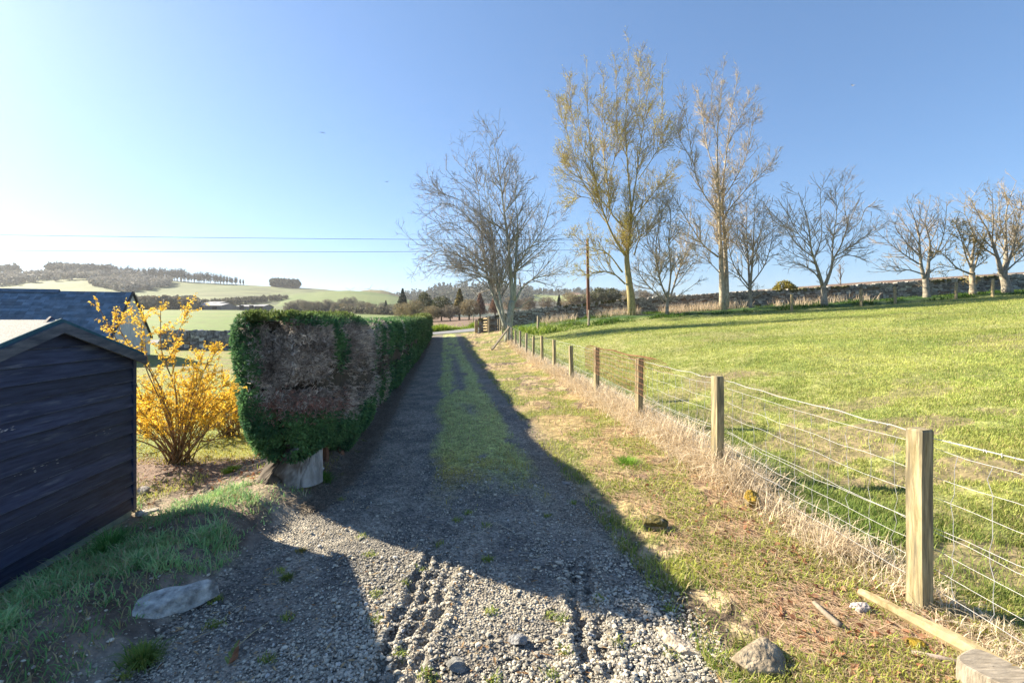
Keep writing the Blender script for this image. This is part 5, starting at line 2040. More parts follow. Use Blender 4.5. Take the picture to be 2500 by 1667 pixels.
behind_gate = [
    (985, 100, 4.2, 'tan', 1.3, 'pale brown twiggy tree just past the hedge top, leftmost of the group beyond the road'),
    (1012, 98, 4.8, 'tan', 1.3, 'second pale twiggy tree past the end of the hedge beyond the road'),
    (1037, 104, 6.6, 'ever', .75, 'dark reddish-topped evergreen standing tall in the group beyond the road'),
    (1078, 100, 5.4, 'ever', 1.15, 'broad dark evergreen in the middle of the group beyond the road'),
    (1122, 102, 6.7, 'olive', 1.2, 'golden-olive pointed conifer in the group beyond the road'),
    (1146, 96, 4.4, 'tan', 1.3, 'rounded pale scrub tree under the pointed conifer beyond the road'),
    (1172, 98, 5.2, 'red', 1.1, 'rusty red-brown conifer just above the open gate'),
    (1208, 100, 4.6, 'red', 1.3, 'reddish scrub tree partly behind the many-stemmed tree'),
    (1250, 104, 4.2, 'grey', 1.3, 'grey scrub tree seen through the many-stemmed tree'),
    (1290, 110, 4.0, 'grey', 1.4, 'low grey scrub tree at the right foot of the many-stemmed tree'),
    (1055, 94, 3.4, 'tan', 1.5, 'low pale bush tree above the ploughed strip beyond the road'),
    (1100, 94, 3.4, 'grey', 1.5, 'low grey bush tree under the evergreens beyond the road'),
]
for px, d_, h_, kd, sx_, lab in behind_gate:
    plant_tree(kd, depth_spot(px, d_), h_, 'distant_tree', lab, 'trees beyond the road', rt.uniform(0, 6), sx_, **kinds[kd])
right_trees = [
    (1335, 150, 5.6, 'grey', 1.3, 'greyish tree leftmost over the ploughed field skyline'),
    (1365, 160, 6.0, 'cone', 1.0, 'tiny dark conifer over the ploughed field skyline'),
    (1392, 150, 6.2, 'tan', 1.3, 'pale twiggy tree left of the telegraph pole on the skyline'),
    (1425, 150, 5.6, 'grey', 1.3, 'grey twiggy tree right behind the telegraph pole'),
    (1462, 150, 6.6, 'ever', 1.3, 'dark evergreen right of the telegraph pole on the skyline'),
    (1495, 152, 6.2, 'ever', 1.3, 'dark evergreen close to the leaning poplar trunk on the skyline'),
    (1530, 156, 5.4, 'tan', 1.4, 'pale twiggy tree behind the leaning poplar trunk'),
    (1575, 160, 4.8, 'grey', 1.4, 'grey twiggy tree between the leaning poplar and the small bare tree'),
]
for px, d_, h_, kd, sx_, lab in right_trees:
    q = depth_spot(px, d_)
    plant_tree(kd, q, h_, 'distant_tree', lab, 'trees on the ploughed skyline', rt.uniform(0, 6), sx_, **kinds[kd])
mid = [(705, 290, 9, 'grey'), (718, 285, 10, 'grey'), (735, 292, 11, 'grey'), (752, 296, 10, 'grey'), (764, 288, 9, 'grey'), (778, 284, 9, 'grey'), (792, 280, 10, 'grey'), (802, 292, 11, 'grey'), (812, 285, 9, 'grey'),
       (745, 270, 7, 'grey'), (772, 268, 7, 'grey'), (820, 268, 6.5, 'grey'), (838, 262, 6, 'tan'), (856, 258, 6, 'grey'), (880, 255, 7.5, 'grey'), (897, 262, 7, 'tan'), (912, 250, 6, 'grey'), (930, 255, 5, 'tan'), (955, 240, 6, 'grey'), (972, 220, 6, 'tan')]
for i, (px, d_, h_, kd) in enumerate(mid):
    plant_tree(kd, depth_spot(px, min(d_, 274)) if d_ < 275 else HM.point(px, .0) + [0, 0, -.5], h_, 'distant_tree', 'small grey twiggy tree in the hazy copse over the hedge top', 'hazy copse over the hedge top', rt.uniform(0, 6), 1.2, **kinds[kd])
for px, t_, h_, lab in ((832, .13, 8.5, 'leftmost of three lone trees on the green hill foot'), (846, .13, 9.5, 'middle of three lone trees on the green hill foot'), (861, .13, 10, 'rightmost of three lone trees on the green hill foot'),
                        (903, .02, 7, 'lone tree by the field line low on the green hill'), (933, .02, 8, 'slim lone tree by the field line low on the green hill')):
    plant_tree('grey', HM.point(px, t_), h_, 'distant_tree', lab, 'lone trees on the green hill', rt.uniform(0, 6), .9, **kinds['grey'])
for px, d_, h_, lab in ((983, 200, 11.5, 'dark pointed conifer nearest the hedge end in the valley'), (942, 245, 7.5, 'small dark conifer standing in the hazy copse'), (966, 235, 4.5, 'tiny dark conifer beside the pointed conifer')):
    plant_tree('cone', depth_spot(px, d_), h_, 'distant_conifer', lab, 'valley conifers', rt.uniform(0, 6), 1.2, **kinds['cone'])

# pines along the ridge, one by one
k = 0
for px in np.concatenate([np.arange(272, 600, 4.0), [4, 12]]):
    px = px + rt.uniform(-2.5, 2.5)
    hh = np.interp(px, [270, 330, 450, 560, 592], [16, 18, 19, 14, 9]) * rt.uniform(.8, 1.15)
    if 505 < px < 600 and rt.random() < .06:
        continue
    plant_tree('pine' if rt.random() < .5 else 'pineb', HL.point(px, .995) - [0, 0, .6], hh, 'pine_tree', 'thin dark pine in the skyline row along the hill ridge', 'pines along the hill ridge', rt.uniform(0, 6), 1.0, **kinds['pine'])


def wood_stuff(name, pts, label, cat, c1, c2, hgt, seed, shape='round', per=34, leaf=.16):
    """a far wood that reads as one mass"""
    rg = np.random.default_rng(seed)
    mb = MB()
    for (x_, y_, z_) in pts:
        h = hgt * rg.uniform(.75, 1.25)
        n = per
        q = nrm(rg.normal(size=(n, 3))) * rg.random((n, 1)) ** .4
        if shape == 'conifer':
            z = rg.uniform(.1, 1, n)
            an = rg.uniform(0, 6.28, n)
            rr = (1.05 - z) * h * .22
            p = np.stack([np.cos(an) * rr, np.sin(an) * rr, z * h], -1)
        else:
            p = q * np.array([h * .42, h * .42, h * .42]) + [0, 0, h * .55]
        p = p + [x_, y_, z_]
        a1 = nrm(rg.normal(size=(n, 3)))
        a2 = nrm(np.cross(a1, rg.normal(size=(n, 3))))
        s_ = (h * leaf * rg.uniform(.5, 1.4, n))[:, None]
        V = np.stack([p - a1 * s_, p + a2 * s_, p + a1 * s_ * .8 + a2 * s_ * .4, p - a2 * s_], 1).reshape(-1, 3)
        mb.add(V, np.arange(4 * n).reshape(-1, 4), np.repeat(cc(c1, c2, np.full(n, rg.random())) * rg.uniform(.8, 1.2, (n, 1)), 4, 0))
        mb.tubes(np.array([[x_, y_, z_ - 1], [x_, y_, z_ + h * .6]]), np.array([.022, .012]) * h, 4, (.12, .1, .08), cap=False)
    return tag(mb.build(name, MAT['wood']), label, cat, kind='stuff')


def scatter_hill(hill, poly_px, n, rg, lo, hi):
    """random (px, t) spots between two curves lo(px), hi(px) of t"""
    px = rg.uniform(poly_px[0], poly_px[1], n)
    a, b = np.interp(px, *lo), np.interp(px, *hi)
    t_ = a + (b - a) * rg.random(n)
    return hill.point(px, t_)


rgw = np.random.default_rng(55)
GW1, GW2 = (.20, .19, .165), (.30, .285, .245)  # wood greys lightened, distance haze painted into them
pts = scatter_hill(HL, (-900, 345), 620, rgw, ([-900, 0, 130, 260, 345], [.42, .62, .76, .90, .955]), ([-900, 0, 130, 260, 345], [.72, .84, .93, .985, .985]))
wood_stuff('hillside_wood', pts, 'grey leafless wood spread across the hillside', 'wood', GW1, GW2, 11, 61)
pts = scatter_hill(HL, (120, 275), 260, rgw, ([120, 160, 275], [.93, .95, .97]), ([120, 275], [1.0, 1.0]))
wood_stuff('hilltop_wood', pts, 'dense dark wood along the top of the hill', 'wood', (.14, .14, .125), (.20, .20, .175), 16, 62)  # dark wood greyed by haze mixed into its colour
pts = scatter_hill(HL, (-500, 40), 220, rgw, ([-500, 40], [.99, .99]), ([-500, 40], [1.06, 1.02]))
wood_stuff('hilltop_wood', pts, 'dense dark wood capping the hill furthest left', 'wood', (.14, .14, .125), (.20, .20, .175), 15, 63)  # same haze-greyed colours
pts = scatter_hill(HL, (225, 415), 420, rgw, ([225, 300, 360, 415], [.70, .52, .60, .82]), ([225, 300, 360, 415], [.72, .90, .93, .92]))
wood_stuff('slope_wood', pts, 'grey scrubby wood hanging on the slope under the pines', 'wood', GW1, GW2, 9, 64)
pts = scatter_hill(HL, (665, 728), 190, rgw, ([665, 728], [.985, .985]), ([665, 728], [1.02, 1.02]))
wood_stuff('copse', pts, 'flat-topped dark copse alone on the skyline', 'copse', (.075, .09, .075), (.12, .135, .10), 12, 65)
pts = []
for i in range(300):
    px = rgw.uniform(335, 478)
    d_ = rgw.uniform(276, 296)
    q = at(px, 757, d_)
    pts.append((q[0], q[1], q[2] - 1.0))
wood_stuff('tree_belt', pts, 'belt of brownish leafless trees at the back of the valley field', 'tree belt', (.17, .15, .11), (.26, .225, .165), 8.0, 66)
pts = scatter_hill(HL, (470, 700), 300, rgw, ([470, 700], [.06, .42]), ([470, 560, 700], [.16, .30, .5]))
wood_stuff('gully_scrub', pts, 'dark scrub lining the gully between the two hills', 'scrub', (.085, .085, .055), (.14, .13, .085), 4.5, 67)
pts = scatter_hill(HR, (900, 1300), 900, rgw, ([900, 1300], [.45, .45]), ([900, 1300], [1.0, 1.0]))
wood_stuff('forest', pts, 'blue-green conifer forest covering the far hill', 'forest', (.04, .065, .05), (.09, .10, .07), 15, 68, 'conifer', per=18, leaf=.12)
pts = scatter_hill(HR, (1300, 1900), 420, rgw, ([1300, 1900], [.86, .86]), ([1300, 1900], [1.0, 1.0]))
wood_stuff('forest', pts, 'thin dark treeline along the far skyline behind the poplars', 'forest', (.05, .065, .05), (.1, .1, .07), 9, 69, per=16)
pts = []
for i in range(170):
    px = rgw.uniform(820, 1010)
    d_ = rgw.uniform(225, 272)
    q = depth_spot(px, d_)
    pts.append(q)
wood_stuff('valley_scrub', pts, 'low grey-brown scrub in the valley beyond the hedge', 'scrub', (.13, .12, .08), (.2, .18, .12), 3.4, 70, per=24)
# ------------------------------------------------------------------ ground cover
def gzv(x, y):
    return ground(x, y)


def blades(mb, x, y, z, h, wd, lean, col, rg, az=None, curl=.5):
    """tapered bent blades, three faces each"""
    n = len(x)
    if n == 0:
        return
    az = rg.uniform(0, 2 * np.pi, n) if az is None else az
    dx = np.stack([np.cos(az), np.sin(az), np.zeros(n)], -1)
    sd = np.stack([-np.sin(az + rg.normal(0, .6, n)), np.cos(az), np.zeros(n)], -1)
    sd = nrm(sd)
    b = np.stack([x, y, z], -1)
    up = np.array([[0, 0, 1.0]])
    hh, ww, ll = h[:, None], wd[:, None], lean[:, None]
    m = b + up * hh * .55 + dx * hh * ll * .4
    t = b + up * hh * (1 - curl * ll * .5) + dx * hh * ll
    V = np.stack([b - sd * ww, b + sd * ww, m + sd * ww * .75, m - sd * ww * .75, t], 1).reshape(-1, 3)
    i = np.arange(n)[:, None] * 5
    mb.add(V, i + np.array([[0, 1, 2, 3]]), np.repeat(col, 5, 0))
    mb.f.append((i + np.array([[3, 2, 4]])) + mb.n - len(V))
    mb.m.append(np.zeros(n, np.int32))


def pick(n, rg, ymin, ymax, a0=-1.25, a1=1.3, p=1.6):
    """spots in the ground ahead, denser close by"""
    u = rg.random(n)
    q = 1 - p
    y = (ymin ** q + u * (ymax ** q - ymin ** q)) ** (1 / q)
    x = rg.uniform(a0, a1, n) * (y + 1.0)
    return x, y


rg = np.random.default_rng(123)
# young crop, growing in tufts
mb = MB()
x, y = pick(900000, rg, 2.0, 41, -.2, 1.3, 1.25)
ok = (x - fence_x(y) > .25) & (y < wall_y(x) - 1.0)
bare = smooth(.47, .58, fbm2(x * 1.4, y * 1.4, 71, 4)) * smooth(16, 5, y) * smooth(9, 3, x - fence_x(y)) + .5 * smooth(.55, .68, fbm2(x * .35, y * .35, 72, 4)) * smooth(30, 12, y)
tuft = .45 + .55 * smooth(.36, .56, fbm2(x * 5, y * 5, 73, 3))
ok &= rg.random(len(x)) < np.clip((.12 + .88 * tuft) * (1 - .88 * np.clip(bare, 0, 1)), 0, 1)
x, y = x[ok], y[ok]
n = len(x)
v = x - fence_x(y)
fr = smooth(1.6, .5, v) * smooth(2.5, 4, y)
rank = smooth(4.6, 3.4, wall_y(x) - y)
h = (.038 + .0014 * y) * rg.uniform(.6, 1.5, n) * (1 + 1.5 * fr + 2.4 * rank)
wd = (.0022 + .00026 * y) * rg.uniform(.7, 1.4, n)
tone = np.clip(fbm2(x * .6, y * .6, 74, 3) * 1.0 + .0 + rg.normal(0, .14, n), 0, 1)
col = cc((.18, .26, .05), (.48, .49, .15), tone) * (.72 + .56 * fbm2(x * .22, y * .5, 76, 3))[:, None]
dry = rg.random(n) < (.10 + .10 * smooth(9, 3, y))
col[dry] = cc((.36, .31, .12), (.48, .42, .20), rg.random(dry.sum()))
col = col * (1 - .45 * fr[:, None]) + np.array([.07, .20, .03])[None] * .45 * fr[:, None]
col = col * (1 - .8 * rank[:, None]) + cc((.04, .11, .015), (.09, .18, .03), rg.random(n)) * .8 * rank[:, None]
blades(mb, x, y, gzv(x, y) - .01, h, wd, rg.uniform(.2, .9, n), col, rg)
tag(mb.build('crop_grass', MAT['grass']), 'short tufted green crop covering the sloping field', 'crop', kind='stuff')

# grass on the verges and in the garden
mb = MB()
x, y = pick(420000, rg, 1.9, 34, -1.3, 1.0, 1.6)
u, v, xe = drive_u(x, y), x - fence_x(y), bank_x(y)
n4_ = fbm2(x * 1.7, y * 1.7, 54, 4)
onv = (u > .95) & (v < .5)
ong = (x < xe - .1) & (y < 5.0)
onm = moss_mask(x, y) > rg.random(len(x)) * 1.2
onl = (x < xe - 1.3) & (y > 6.6)
ong2 = (x < xe - .05) & (y >= 5.0) & (y < 6.2)
pr = np.zeros(len(x))
pr = np.where(onv, .10 + .7 * smooth(.50, .62, n4_ + .10 * smooth(1.6, 1.0, u)), pr)
pr = np.where(ong, .16 + .84 * smooth(.42, .54, n4_), pr)
pr = np.where(ong2, .04 + .5 * smooth(.54, .6, n4_), pr)
pr = np.where(onl, .5 * smooth(24, 16, y), pr)
pr = np.where(onm & (u < .9) & (u > -1), .9, pr)
# keep the ground clear inside the shed
ins = (x < -3.78 + .123 * (4.9 - y)) & (y < 5.0)
pr = np.where(ins, 0, pr)
ok = rg.random(len(x)) < pr
x, y, onm, onl, ong, onv, u = x[ok], y[ok], onm[ok], onl[ok], ong[ok], onv[ok], u[ok]
n = len(x)
z = gzv(x, y)
h = rg.uniform(.025, .075, n) * (1 + .02 * y)
h = np.where(onm & ~onv, rg.uniform(.015, .045, n) * (.4 + 1.2 * smooth(.35, .6, fbm2(x * 6, y * 6, 64, 3))) * (1 + .02 * y), h)
h = np.where(onl, rg.uniform(.03, .07, n), h)
wd = (.0022 + .00036 * y) * rg.uniform(.7, 1.5, n)
tone = np.clip(n4_[ok] * 2 - .5 + rg.normal(0, .2, n), 0, 1)
col = cc((.14, .24, .04), (.40, .42, .09), tone)
cg = cc((.17, .36, .12), (.38, .54, .22), tone)  # garden blades coloured brighter, so the shade there looks lifted
col = np.where(ong[:, None], cg, col)
cm = cc((.42, .50, .19), (.68, .70, .33), rg.random(n))  # moss blades brightened in colour to lift the shade on them
ylw = (smooth(7.2, 5.8, y) * .75)[:, None]
cm = cm * (1 - ylw) + cc((.28, .22, .03), (.46, .38, .06), rg.random(n)) * ylw
col = np.where((onm & ~onv & ~ong)[:, None], cm, col)
col = np.where(onl[:, None], cc((.30, .30, .03), (.48, .42, .06), rg.random(n)), col)
dry = rg.random(n) < .3
col[dry] = cc((.34, .29, .14), (.5, .43, .25), rg.random(dry.sum()))
blades(mb, x, y, z - .006, h, wd, rg.uniform(.2, 1.2, n), col, rg)
tag(mb.build('grass', MAT['grass']), 'patchy short grass and moss on the verges, lawn and drive crown', 'grass', kind='stuff')

# rougher growth on the shaded patch before the shed
mb = MB()
x, y = pick(70000, rg, 2.0, 5.2, -1.3, -.3, 1.2)
cl2 = fbm2(x * 4.5, y * 4.5, 131, 3) * .55 + fbm2(x * 1.7, y * 1.7, 54, 4) * .45
ok = (x < bank_x(y) - .02) & ((x > -3.78 + .123 * (4.9 - y)) | (y > 5.0)) & (rg.random(len(x)) < smooth(.40, .58, cl2))
x, y, cl2 = x[ok], y[ok], cl2[ok]
n = len(x)
col = cc((.18, .40, .15), (.42, .58, .26), np.clip(rg.normal(.5, .3, n), 0, 1))  # albedo raised here as well, brightening the shaded patch by colour
dry = rg.random(n) < .2
col[dry] = cc((.42, .38, .22), (.62, .56, .38), rg.random(dry.sum()))
blades(mb, x, y, gzv(x, y) - .006, rg.uniform(.02, .08, n) * (.5 + 1.3 * smooth(.42, .6, cl2)), rg.uniform(.0025, .006, n), rg.uniform(.3, 1.4, n), col, rg)
tag(mb.build('rough_grass', MAT['grass']), 'rough blue-green grass and herbs in the shade before the shed', 'grass', kind='stuff')

# straw-coloured dead grass along the fence foot
mb = MB()
yy = rg.uniform(0, 1, 42000)
y = 1.9 * (31 / 1.9) ** yy
clump = fbm2(y * .9, y * 0 + 2, 141, 3)
off = rg.normal(.03, .125, len(y))
ok = (rg.random(len(y)) < .25 + .75 * smooth(.35, .5, clump)) & ~((y > 2.55) & (y < 3.6) & (off < .16) & (rg.random(len(y)) < .85))
y, off = y[ok], off[ok]
x = fence_x(y) + off
n = len(x)
h = rg.uniform(.10, .52, n) * smooth(1.2, 6.5, y) ** .7 * (.65 + .7 * clump[ok])
h = np.clip(h, .10, .75)
wd = (.0016 + .00032 * y) * rg.uniform(.7, 1.4, n)
col = cc((.54, .43, .28), (.82, .71, .53), rg.random(n)) * rg.uniform(.8, 1.15, (n, 1))
blades(mb, x, y, gzv(x, y) - .02, h, wd, rg.uniform(.15, 1.5, n), col, rg, curl=.8)
tag(mb.build('dry_grass', MAT['straw']), 'bleached straw-coloured grass standing along the foot of the wire fence', 'dry grass', kind='stuff')

# flattened straw and needles on the near verge
mb = MB()
x, y = pick(60000, rg, 2.0, 26, -.4, 1.15, 1.9)
u, v = drive_u(x, y), x - fence_x(y)
ok = (u > 1.25 + .5 * (fbm2(x * 2, y * 2, 151, 3) - .3)) & (v < .55)
x, y = x[ok], y[ok]
n = len(x)
L = rg.uniform(.04, .22, n) * (1 + .05 * y)
az = rg.normal(R(-52), .55, n)
z = gzv(x, y) + rg.uniform(.0, .03, n)
tilt = rg.normal(0, .12, n)
d_ = np.stack([np.cos(az), np.sin(az), tilt], -1)
s_ = np.stack([-np.sin(az), np.cos(az), 0 * az], -1) * (.0014 + .00034 * y)[:, None]
p0 = np.stack([x, y, z], -1)
p1 = p0 + d_ * L[:, None]
p1[:, 2] = gzv(p1[:, 0], p1[:, 1]) + rg.uniform(.002, .03, n)
V = np.stack([p0 - s_, p0 + s_, p1 + s_ * .6, p1 - s_ * .6], 1).reshape(-1, 3)
c = cc((.34, .20, .12), (.70, .54, .36), np.clip(rg.beta(1.6, 1.6, n), 0, 1))
mb.add(V, np.arange(4 * n).reshape(-1, 4), np.repeat(c, 4, 0))
tag(mb.build('straw_litter', MAT['straw']), 'flattened reddish straw and twigs on the sunny verge', 'litter', kind='stuff')

# clippings below the hedge
mb = MB()
n = 26000
s = (np.exp(rg.random(n) * np.log(1 + 36 / 2.)) - 1) * 2.
off = rg.normal(.75, .32, n)
pt = HC[None] + HT[None] * s[:, None] + HN[None] * off[:, None]
x, y = pt[:, 0], pt[:, 1]
ok = (x < bank_x(y) + .28) & (off > .05)
x, y = x[ok], y[ok]
n = len(x)
L = rg.uniform(.03, .15, n) * (1 + .05 * y)
az = rg.uniform(0, 6.28, n)
p0 = np.stack([x, y, gzv(x, y) + rg.uniform(0, .03, n)], -1)
p1 = p0 + np.stack([np.cos(az), np.sin(az), rg.normal(.03, .12, n)], -1) * L[:, None]
s_ = np.stack([-np.sin(az), np.cos(az), 0 * az], -1) * (.0016 + .0004 * y)[:, None]
V = np.stack([p0 - s_, p0 + s_, p1 + s_ * .6, p1 - s_ * .6], 1).reshape(-1, 3)
c = cc((.10, .075, .06), (.40, .34, .26), rg.beta(1.5, 1.5, n))
mb.add(V, np.arange(4 * n).reshape(-1, 4), np.repeat(c, 4, 0))
tag(mb.build('hedge_clippings', MAT['straw']), 'dry brown clippings strewn along the foot of the hedge', 'clippings', kind='stuff')

# fallen leaves
mb = MB()
x, y = pick(9000, rg, 2.0, 9, -1.2, 1.15, 1.6)
u, v = drive_u(x, y), x - fence_x(y)
a_ok = (v > -1.0) & (v < .45) & (u > 1.4)
b_ok = (x < bank_x(y) - .3) & (y > 5.0) & (y < 7.2)
ok = (a_ok & (rg.random(len(x)) < .75)) | b_ok
x, y = x[ok], y[ok]
n = len(x)
sz = rg.uniform(.010, .034, n)
nn = nrm(np.stack([rg.normal(0, .6, n), rg.normal(0, .6, n), np.ones(n)], -1))
a1 = nrm(np.cross(nn, rg.normal(size=(n, 3))))
a2 = np.cross(nn, a1)
p = np.stack([x, y, gzv(x, y) + .012 + sz * .4], -1)
S = sz[:, None]
V = np.stack([p - a1 * S, p - a2 * S * .55 + nn * S * .3, p + a1 * S, p + a2 * S * .55 + nn * S * .3], 1).reshape(-1, 3)
c = cc((.24, .09, .045), (.48, .28, .17), rg.beta(1.2, 1.4, n))
i = np.arange(n)[:, None] * 4
mb.add(V, np.concatenate([i + [[0, 1, 2]], i + [[0, 2, 3]]]), np.repeat(c, 4, 0))
tag(mb.build('fallen_leaves', MAT['leaf']), 'curled brown leaves scattered on the verge and under the shrubs', 'leaves', kind='stuff')

# loose stones of the gravel
mb = MB()
V0, F0 = ICO0
x, y = pick(170000, rg, 1.9, 10, -1.1, .7, 2.2)
u, xe = drive_u(x, y), bank_x(y)
g_ = smooth(xe - .3, xe + .25, x) * smooth(1.25, .85, u) * (1 - .85 * moss_mask(x, y))
loose = .18 + .82 * smooth(.40, .62, .6 * fbm2(x * 1.1, y * 1.1, 161, 3) + .4 * fbm2(x * 5, y * 5, 162, 2))
ok = rg.random(len(x)) < g_ * loose + .03 * (x < xe)
x, y = x[ok], y[ok]
n = len(x)
tr_ = smooth(-1.4, -.7, x) * smooth(4.2, 3.2, y)
s_ = np.minimum(.0026 * np.exp(.6 * rg.normal(size=n)) * (1 + .6 * tr_), .016) + .00045 * y
Vs = V0[None] * (1 + .2 * rg.normal(size=(n, 12, 1))) * np.stack([rg.uniform(.7, 1.4, n), rg.uniform(.7, 1.4, n), rg.uniform(.4, .9, n)], -1)[:, None]
an = rg.uniform(0, 6.28, n)
cx, sx_ = np.cos(an)[:, None], np.sin(an)[:, None]
Vr = np.stack([Vs[..., 0] * cx - Vs[..., 1] * sx_, Vs[..., 0] * sx_ + Vs[..., 1] * cx, Vs[..., 2]], -1)
zz = gzv(x, y) + tread(x, y) + s_ * .35 + .004
Vr = Vr * s_[:, None, None] + np.stack([x, y, zz], -1)[:, None]
c = cc((.19, .18, .155), (.68, .62, .50), rg.beta(1.5, 2.0, n))
wh = rg.random(n) < .05
c[wh] = (.48, .47, .44)
mb.add(Vr.reshape(-1, 3), (F0[None] + np.arange(n)[:, None, None] * 12).reshape(-1, 3), np.repeat(c, 12, 0))
tag(mb.build('gravel', MAT['stone']), 'loose grey gravel stones scattered over the drive', 'gravel', kind='stuff')

# bits of twig and leaf on the drive, and small weeds rooted in it
mb = MB()
x, y = pick(2600, rg, 1.9, 12, -1.1, .7, 2.0)
ok = (x > bank_x(y)) & (drive_u(x, y) < 1.05)
x, y = x[ok], y[ok]
n = len(x)
az = rg.uniform(0, 6.28, n)
L = rg.gamma(2, .014, n) + .006
p0 = np.stack([x, y, gzv(x, y) + tread(x, y) + .016], -1)
p1 = p0 + np.stack([np.cos(az), np.sin(az), rg.normal(0, .12, n)], -1) * L[:, None]
s_ = np.stack([-np.sin(az), np.cos(az), 0 * az], -1) * (L * rg.uniform(.05, .35, n))[:, None].clip(.0012, .007)
V = np.stack([p0, .5 * (p0 + p1) - s_, p1, .5 * (p0 + p1) + s_ + [0, 0, .003]], 1).reshape(-1, 3)
mb.add(V, np.arange(4 * n).reshape(-1, 4), np.repeat(cc((.24, .12, .05), (.60, .46, .26), rg.random(n)), 4, 0))
tag(mb.build('drive_debris', MAT['leaf']), 'scraps of brown twig and leaf dropped on the drive', 'debris', kind='stuff')
mb = MB()
cx_, cy_ = pick(150, rg, 2.0, 9, -1.0, .7, 1.8)
ok = (cx_ > bank_x(cy_) - .1) & (drive_u(cx_, cy_) < 1.1)
cx_, cy_ = cx_[ok], cy_[ok]
k = rg.integers(0, len(cx_), 2600)
x, y = cx_[k] + rg.normal(0, .022, 2600), cy_[k] + rg.normal(0, .022, 2600)
blades(mb, x, y, gzv(x, y) + tread(x, y), rg.uniform(.012, .045, 2600), rg.uniform(.002, .004, 2600), rg.uniform(.3, 1.5, 2600), cc((.13, .22, .04), (.40, .42, .10), rg.random(2600)), rg)
tag(mb.build('drive_weeds', MAT['grass']), 'tiny weeds and moss specks rooted in the gravel drive', 'weeds', kind='stuff')

# tall withered stems by the stone wall
mb = MB()
n = 9000
px = rg.uniform(1235, 2100, n)
dens = smooth(.42, .56, fbm2(px * .02, px * 0, 171, 3)) * np.interp(px, [1235, 1300, 1420, 1480, 1740, 1800, 2100], [.5, .55, .5, 1, 1, .35, .3])
ok = rg.random(n) < dens
px = px[ok]
n = len(px)
x = (px - 1250) / F * 37.5
y = wall_y(x) - rg.uniform(.7, 3.4, n) * np.interp(px, [1235, 1480, 1800], [1.3, 1.0, .8])
h = rg.uniform(.35, 1.15, n)
wd = rg.uniform(.010, .018, n)
col = cc((.46, .36, .24), (.72, .60, .45), rg.random(n))
blades(mb, x, y, gzv(x, y) - .05, h, wd, rg.uniform(.1, .7, n), col, rg)
tag(mb.build('withered_stems', MAT['straw']), 'tall withered pale stems standing in front of the stone wall', 'dry stems', kind='stuff')

# lush weeds below the wall and round the far trees, roadside growth
mb = MB()
n = 26000
px = rg.uniform(1195, 2700, n)
x = (px - 1250) / F * 36.5
y = wall_y(x) - rg.uniform(.4, 5.4, n) ** 1.0 * np.interp(px, [1195, 1400, 1600], [2.0, 1.4, .9])
ok = (y > 22) & (x > fence_x(y) + .3)
x, y, px = x[ok], y[ok], px[ok]
n = len(x)
cl_ = fbm2(x * .8, y * .8, 181, 3)
h = rg.uniform(.12, .5, n) * (.5 + 1.0 * smooth(.4, .65, cl_)) * np.interp(px, [1195, 1420, 1600], [1.25, 1.0, .8])
bright = smooth(1500, 1300, px)
col = cc((.035, .09, .015), (.10, .19, .03), np.clip(cl_ * 1.5 - .3 + rg.normal(0, .2, n), 0, 1))
col = col * (1 - .7 * bright[:, None]) + cc((.16, .26, .03), (.34, .42, .06), rg.random(n)) * .7 * bright[:, None]
blades(mb, x, y, gzv(x, y) - .05, h, rg.uniform(.02, .045, n), rg.uniform(.3, 1.2, n), col, rg)
tag(mb.build('wall_weeds', MAT['grass']), 'lush green weeds growing below the stone wall', 'weeds', kind='stuff')
mb = MB()
n = 9000
x = rg.uniform(-12, -2.5, n)
y = 47.2 + .35 * (x + 8) + 5.1 + rg.gamma(2.0, .9, n)
cl_ = fbm2(x * .5, y * .5, 191, 3)
h = rg.uniform(.15, .6, n) * (.4 + 1.3 * smooth(.35, .65, cl_))
col = cc((.12, .22, .02), (.36, .44, .06), np.clip(rg.normal(.5, .3, n), 0, 1))
blades(mb, x, y, gzv(x, y) - .05, h, rg.uniform(.02, .05, n), rg.uniform(.3, 1.0, n), col, rg)
tag(mb.build('roadside_weeds', MAT['grass']), 'bright green growth on the far bank of the public road', 'weeds', kind='stuff')


# single tussocks that can be told apart
def tussock(px, py, spread, hgt, n, c1, c2, label, seed):
    r_ = np.random.default_rng(seed)
    c_ = on_ground(px, py)
    az = r_.uniform(0, 6.28, n)
    rad = np.abs(r_.normal(0, spread * .35, n))
    x_, y_ = c_[0] + np.cos(az) * rad, c_[1] + np.sin(az) * rad
    m_ = MB()
    blades(m_, x_, y_, gzv(x_, y_) - .01, hgt * r_.uniform(.5, 1.2, n), r_.uniform(.0022, .004, n), r_.uniform(.2, 1.2, n), cc(c1, c2, r_.random(n)), r_, az=az + r_.normal(0, .5, n), curl=.9)
    tag(m_.build('grass_tussock', MAT['grass']), label, 'grass tussock')


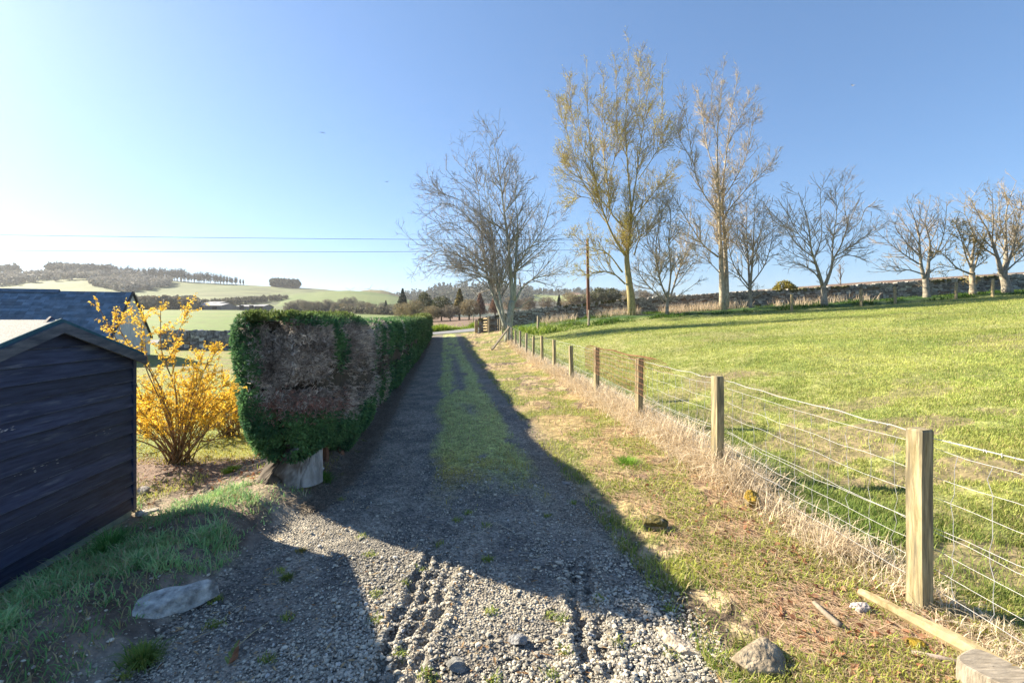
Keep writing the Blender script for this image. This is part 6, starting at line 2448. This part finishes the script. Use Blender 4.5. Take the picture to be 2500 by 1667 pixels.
tussock(268, 1352, .10, .24, 420, (.06, .20, .05), (.16, .36, .09), 'long-bladed green grass tussock at the foot of the shed wall', 1)
tussock(790, 1172, .12, .11, 520, (.07, .20, .03), (.20, .34, .06), 'bright grass tussock on the gravel edge beside the log', 2)
tussock(350, 1620, .10, .12, 420, (.08, .17, .03), (.22, .27, .06), 'olive grass tussock at the bottom of the picture on the dark gravel', 3)
tussock(565, 1150, .13, .09, 600, (.14, .28, .03), (.34, .42, .06), 'sunlit yellow-green grass patch between the shrub and the log', 4)
tussock(700, 1412, .06, .05, 160, (.10, .16, .03), (.24, .27, .06), 'tiny grass tuft alone on the shaded gravel', 5)
tussock(1530, 1130, .25, .09, 900, (.12, .28, .03), (.28, .42, .06), 'vivid green grass patch at the foot of the third fence post gap', 6)
tussock(735, 745 + 600, .05, .04, 120, (.22, .18, .04), (.30, .26, .06), 'small yellowed tuft on the lit step of the gravel', 7)
# fallen conifer sprig
r_ = np.random.default_rng(4)
c_ = on_ground(570, 1600, .02)
m_ = MB()
ax_ = nrm(np.array([-.25, 1.0, .05]))
for k in range(60):
    f = r_.random()
    b_ = c_ + ax_ * (f - .5) * .2
    sg = r_.choice([-1, 1])
    d_ = nrm(ax_ * .8 + np.array([sg * .8, 0, r_.uniform(-.1, .5)]))
    l_ = .05 * (1.1 - f)
    w_ = nrm(np.cross(d_, [0, 0, 1])) * .006
    col = (.34, .16, .08) if sg > 0 else (.22, .26, .08)
    m_.add([b_ - w_, b_ + w_, b_ + d_ * l_ + w_ * .4, b_ + d_ * l_ - w_ * .4], [[0, 1, 2, 3]], col)
tag(m_.build('conifer_sprig', MAT['leaf']), 'fallen conifer sprig, half brown and half green, on the shaded gravel', 'sprig')
# moss cushion by the fallen rail
V, Fc = ICO3
c_ = on_ground(2237, 1580, .01)
m_ = MB()
m_.add(V * np.array([.055, .05, .035]) * (1 + .35 * (fbm3(V * 4, 6)[:, None] - .5)) + c_, Fc, cc((.15, .10, .01), (.30, .21, .02), fbm3(V * 9, 7)))
tag(m_.build('moss_cushion', MAT['rock']), 'golden moss cushion beside the fallen rail', 'moss')

# ------------------------------------------------------------------ air
hm = bpy.data.materials.new('haze_air')
hm.use_nodes = True
t_ = hm.node_tree
for nd in list(t_.nodes):
    if nd.type == 'BSDF_PRINCIPLED':
        t_.nodes.remove(nd)
pv = t_.nodes.new('ShaderNodeVolumePrincipled')
pv.inputs['Color'].default_value = (.9, .94, 1, 1)
pv.inputs['Density'].default_value = HAZE = .00015
pv.inputs['Anisotropy'].default_value = .25
t_.links.new(pv.outputs[0], t_.nodes['Material Output'].inputs['Volume'])
mb = MB()
mb.box((0, 600, 46), (4200, 2300, 158))
hz = mb.build('haze', hm)
tag(hz, kind='stuff')
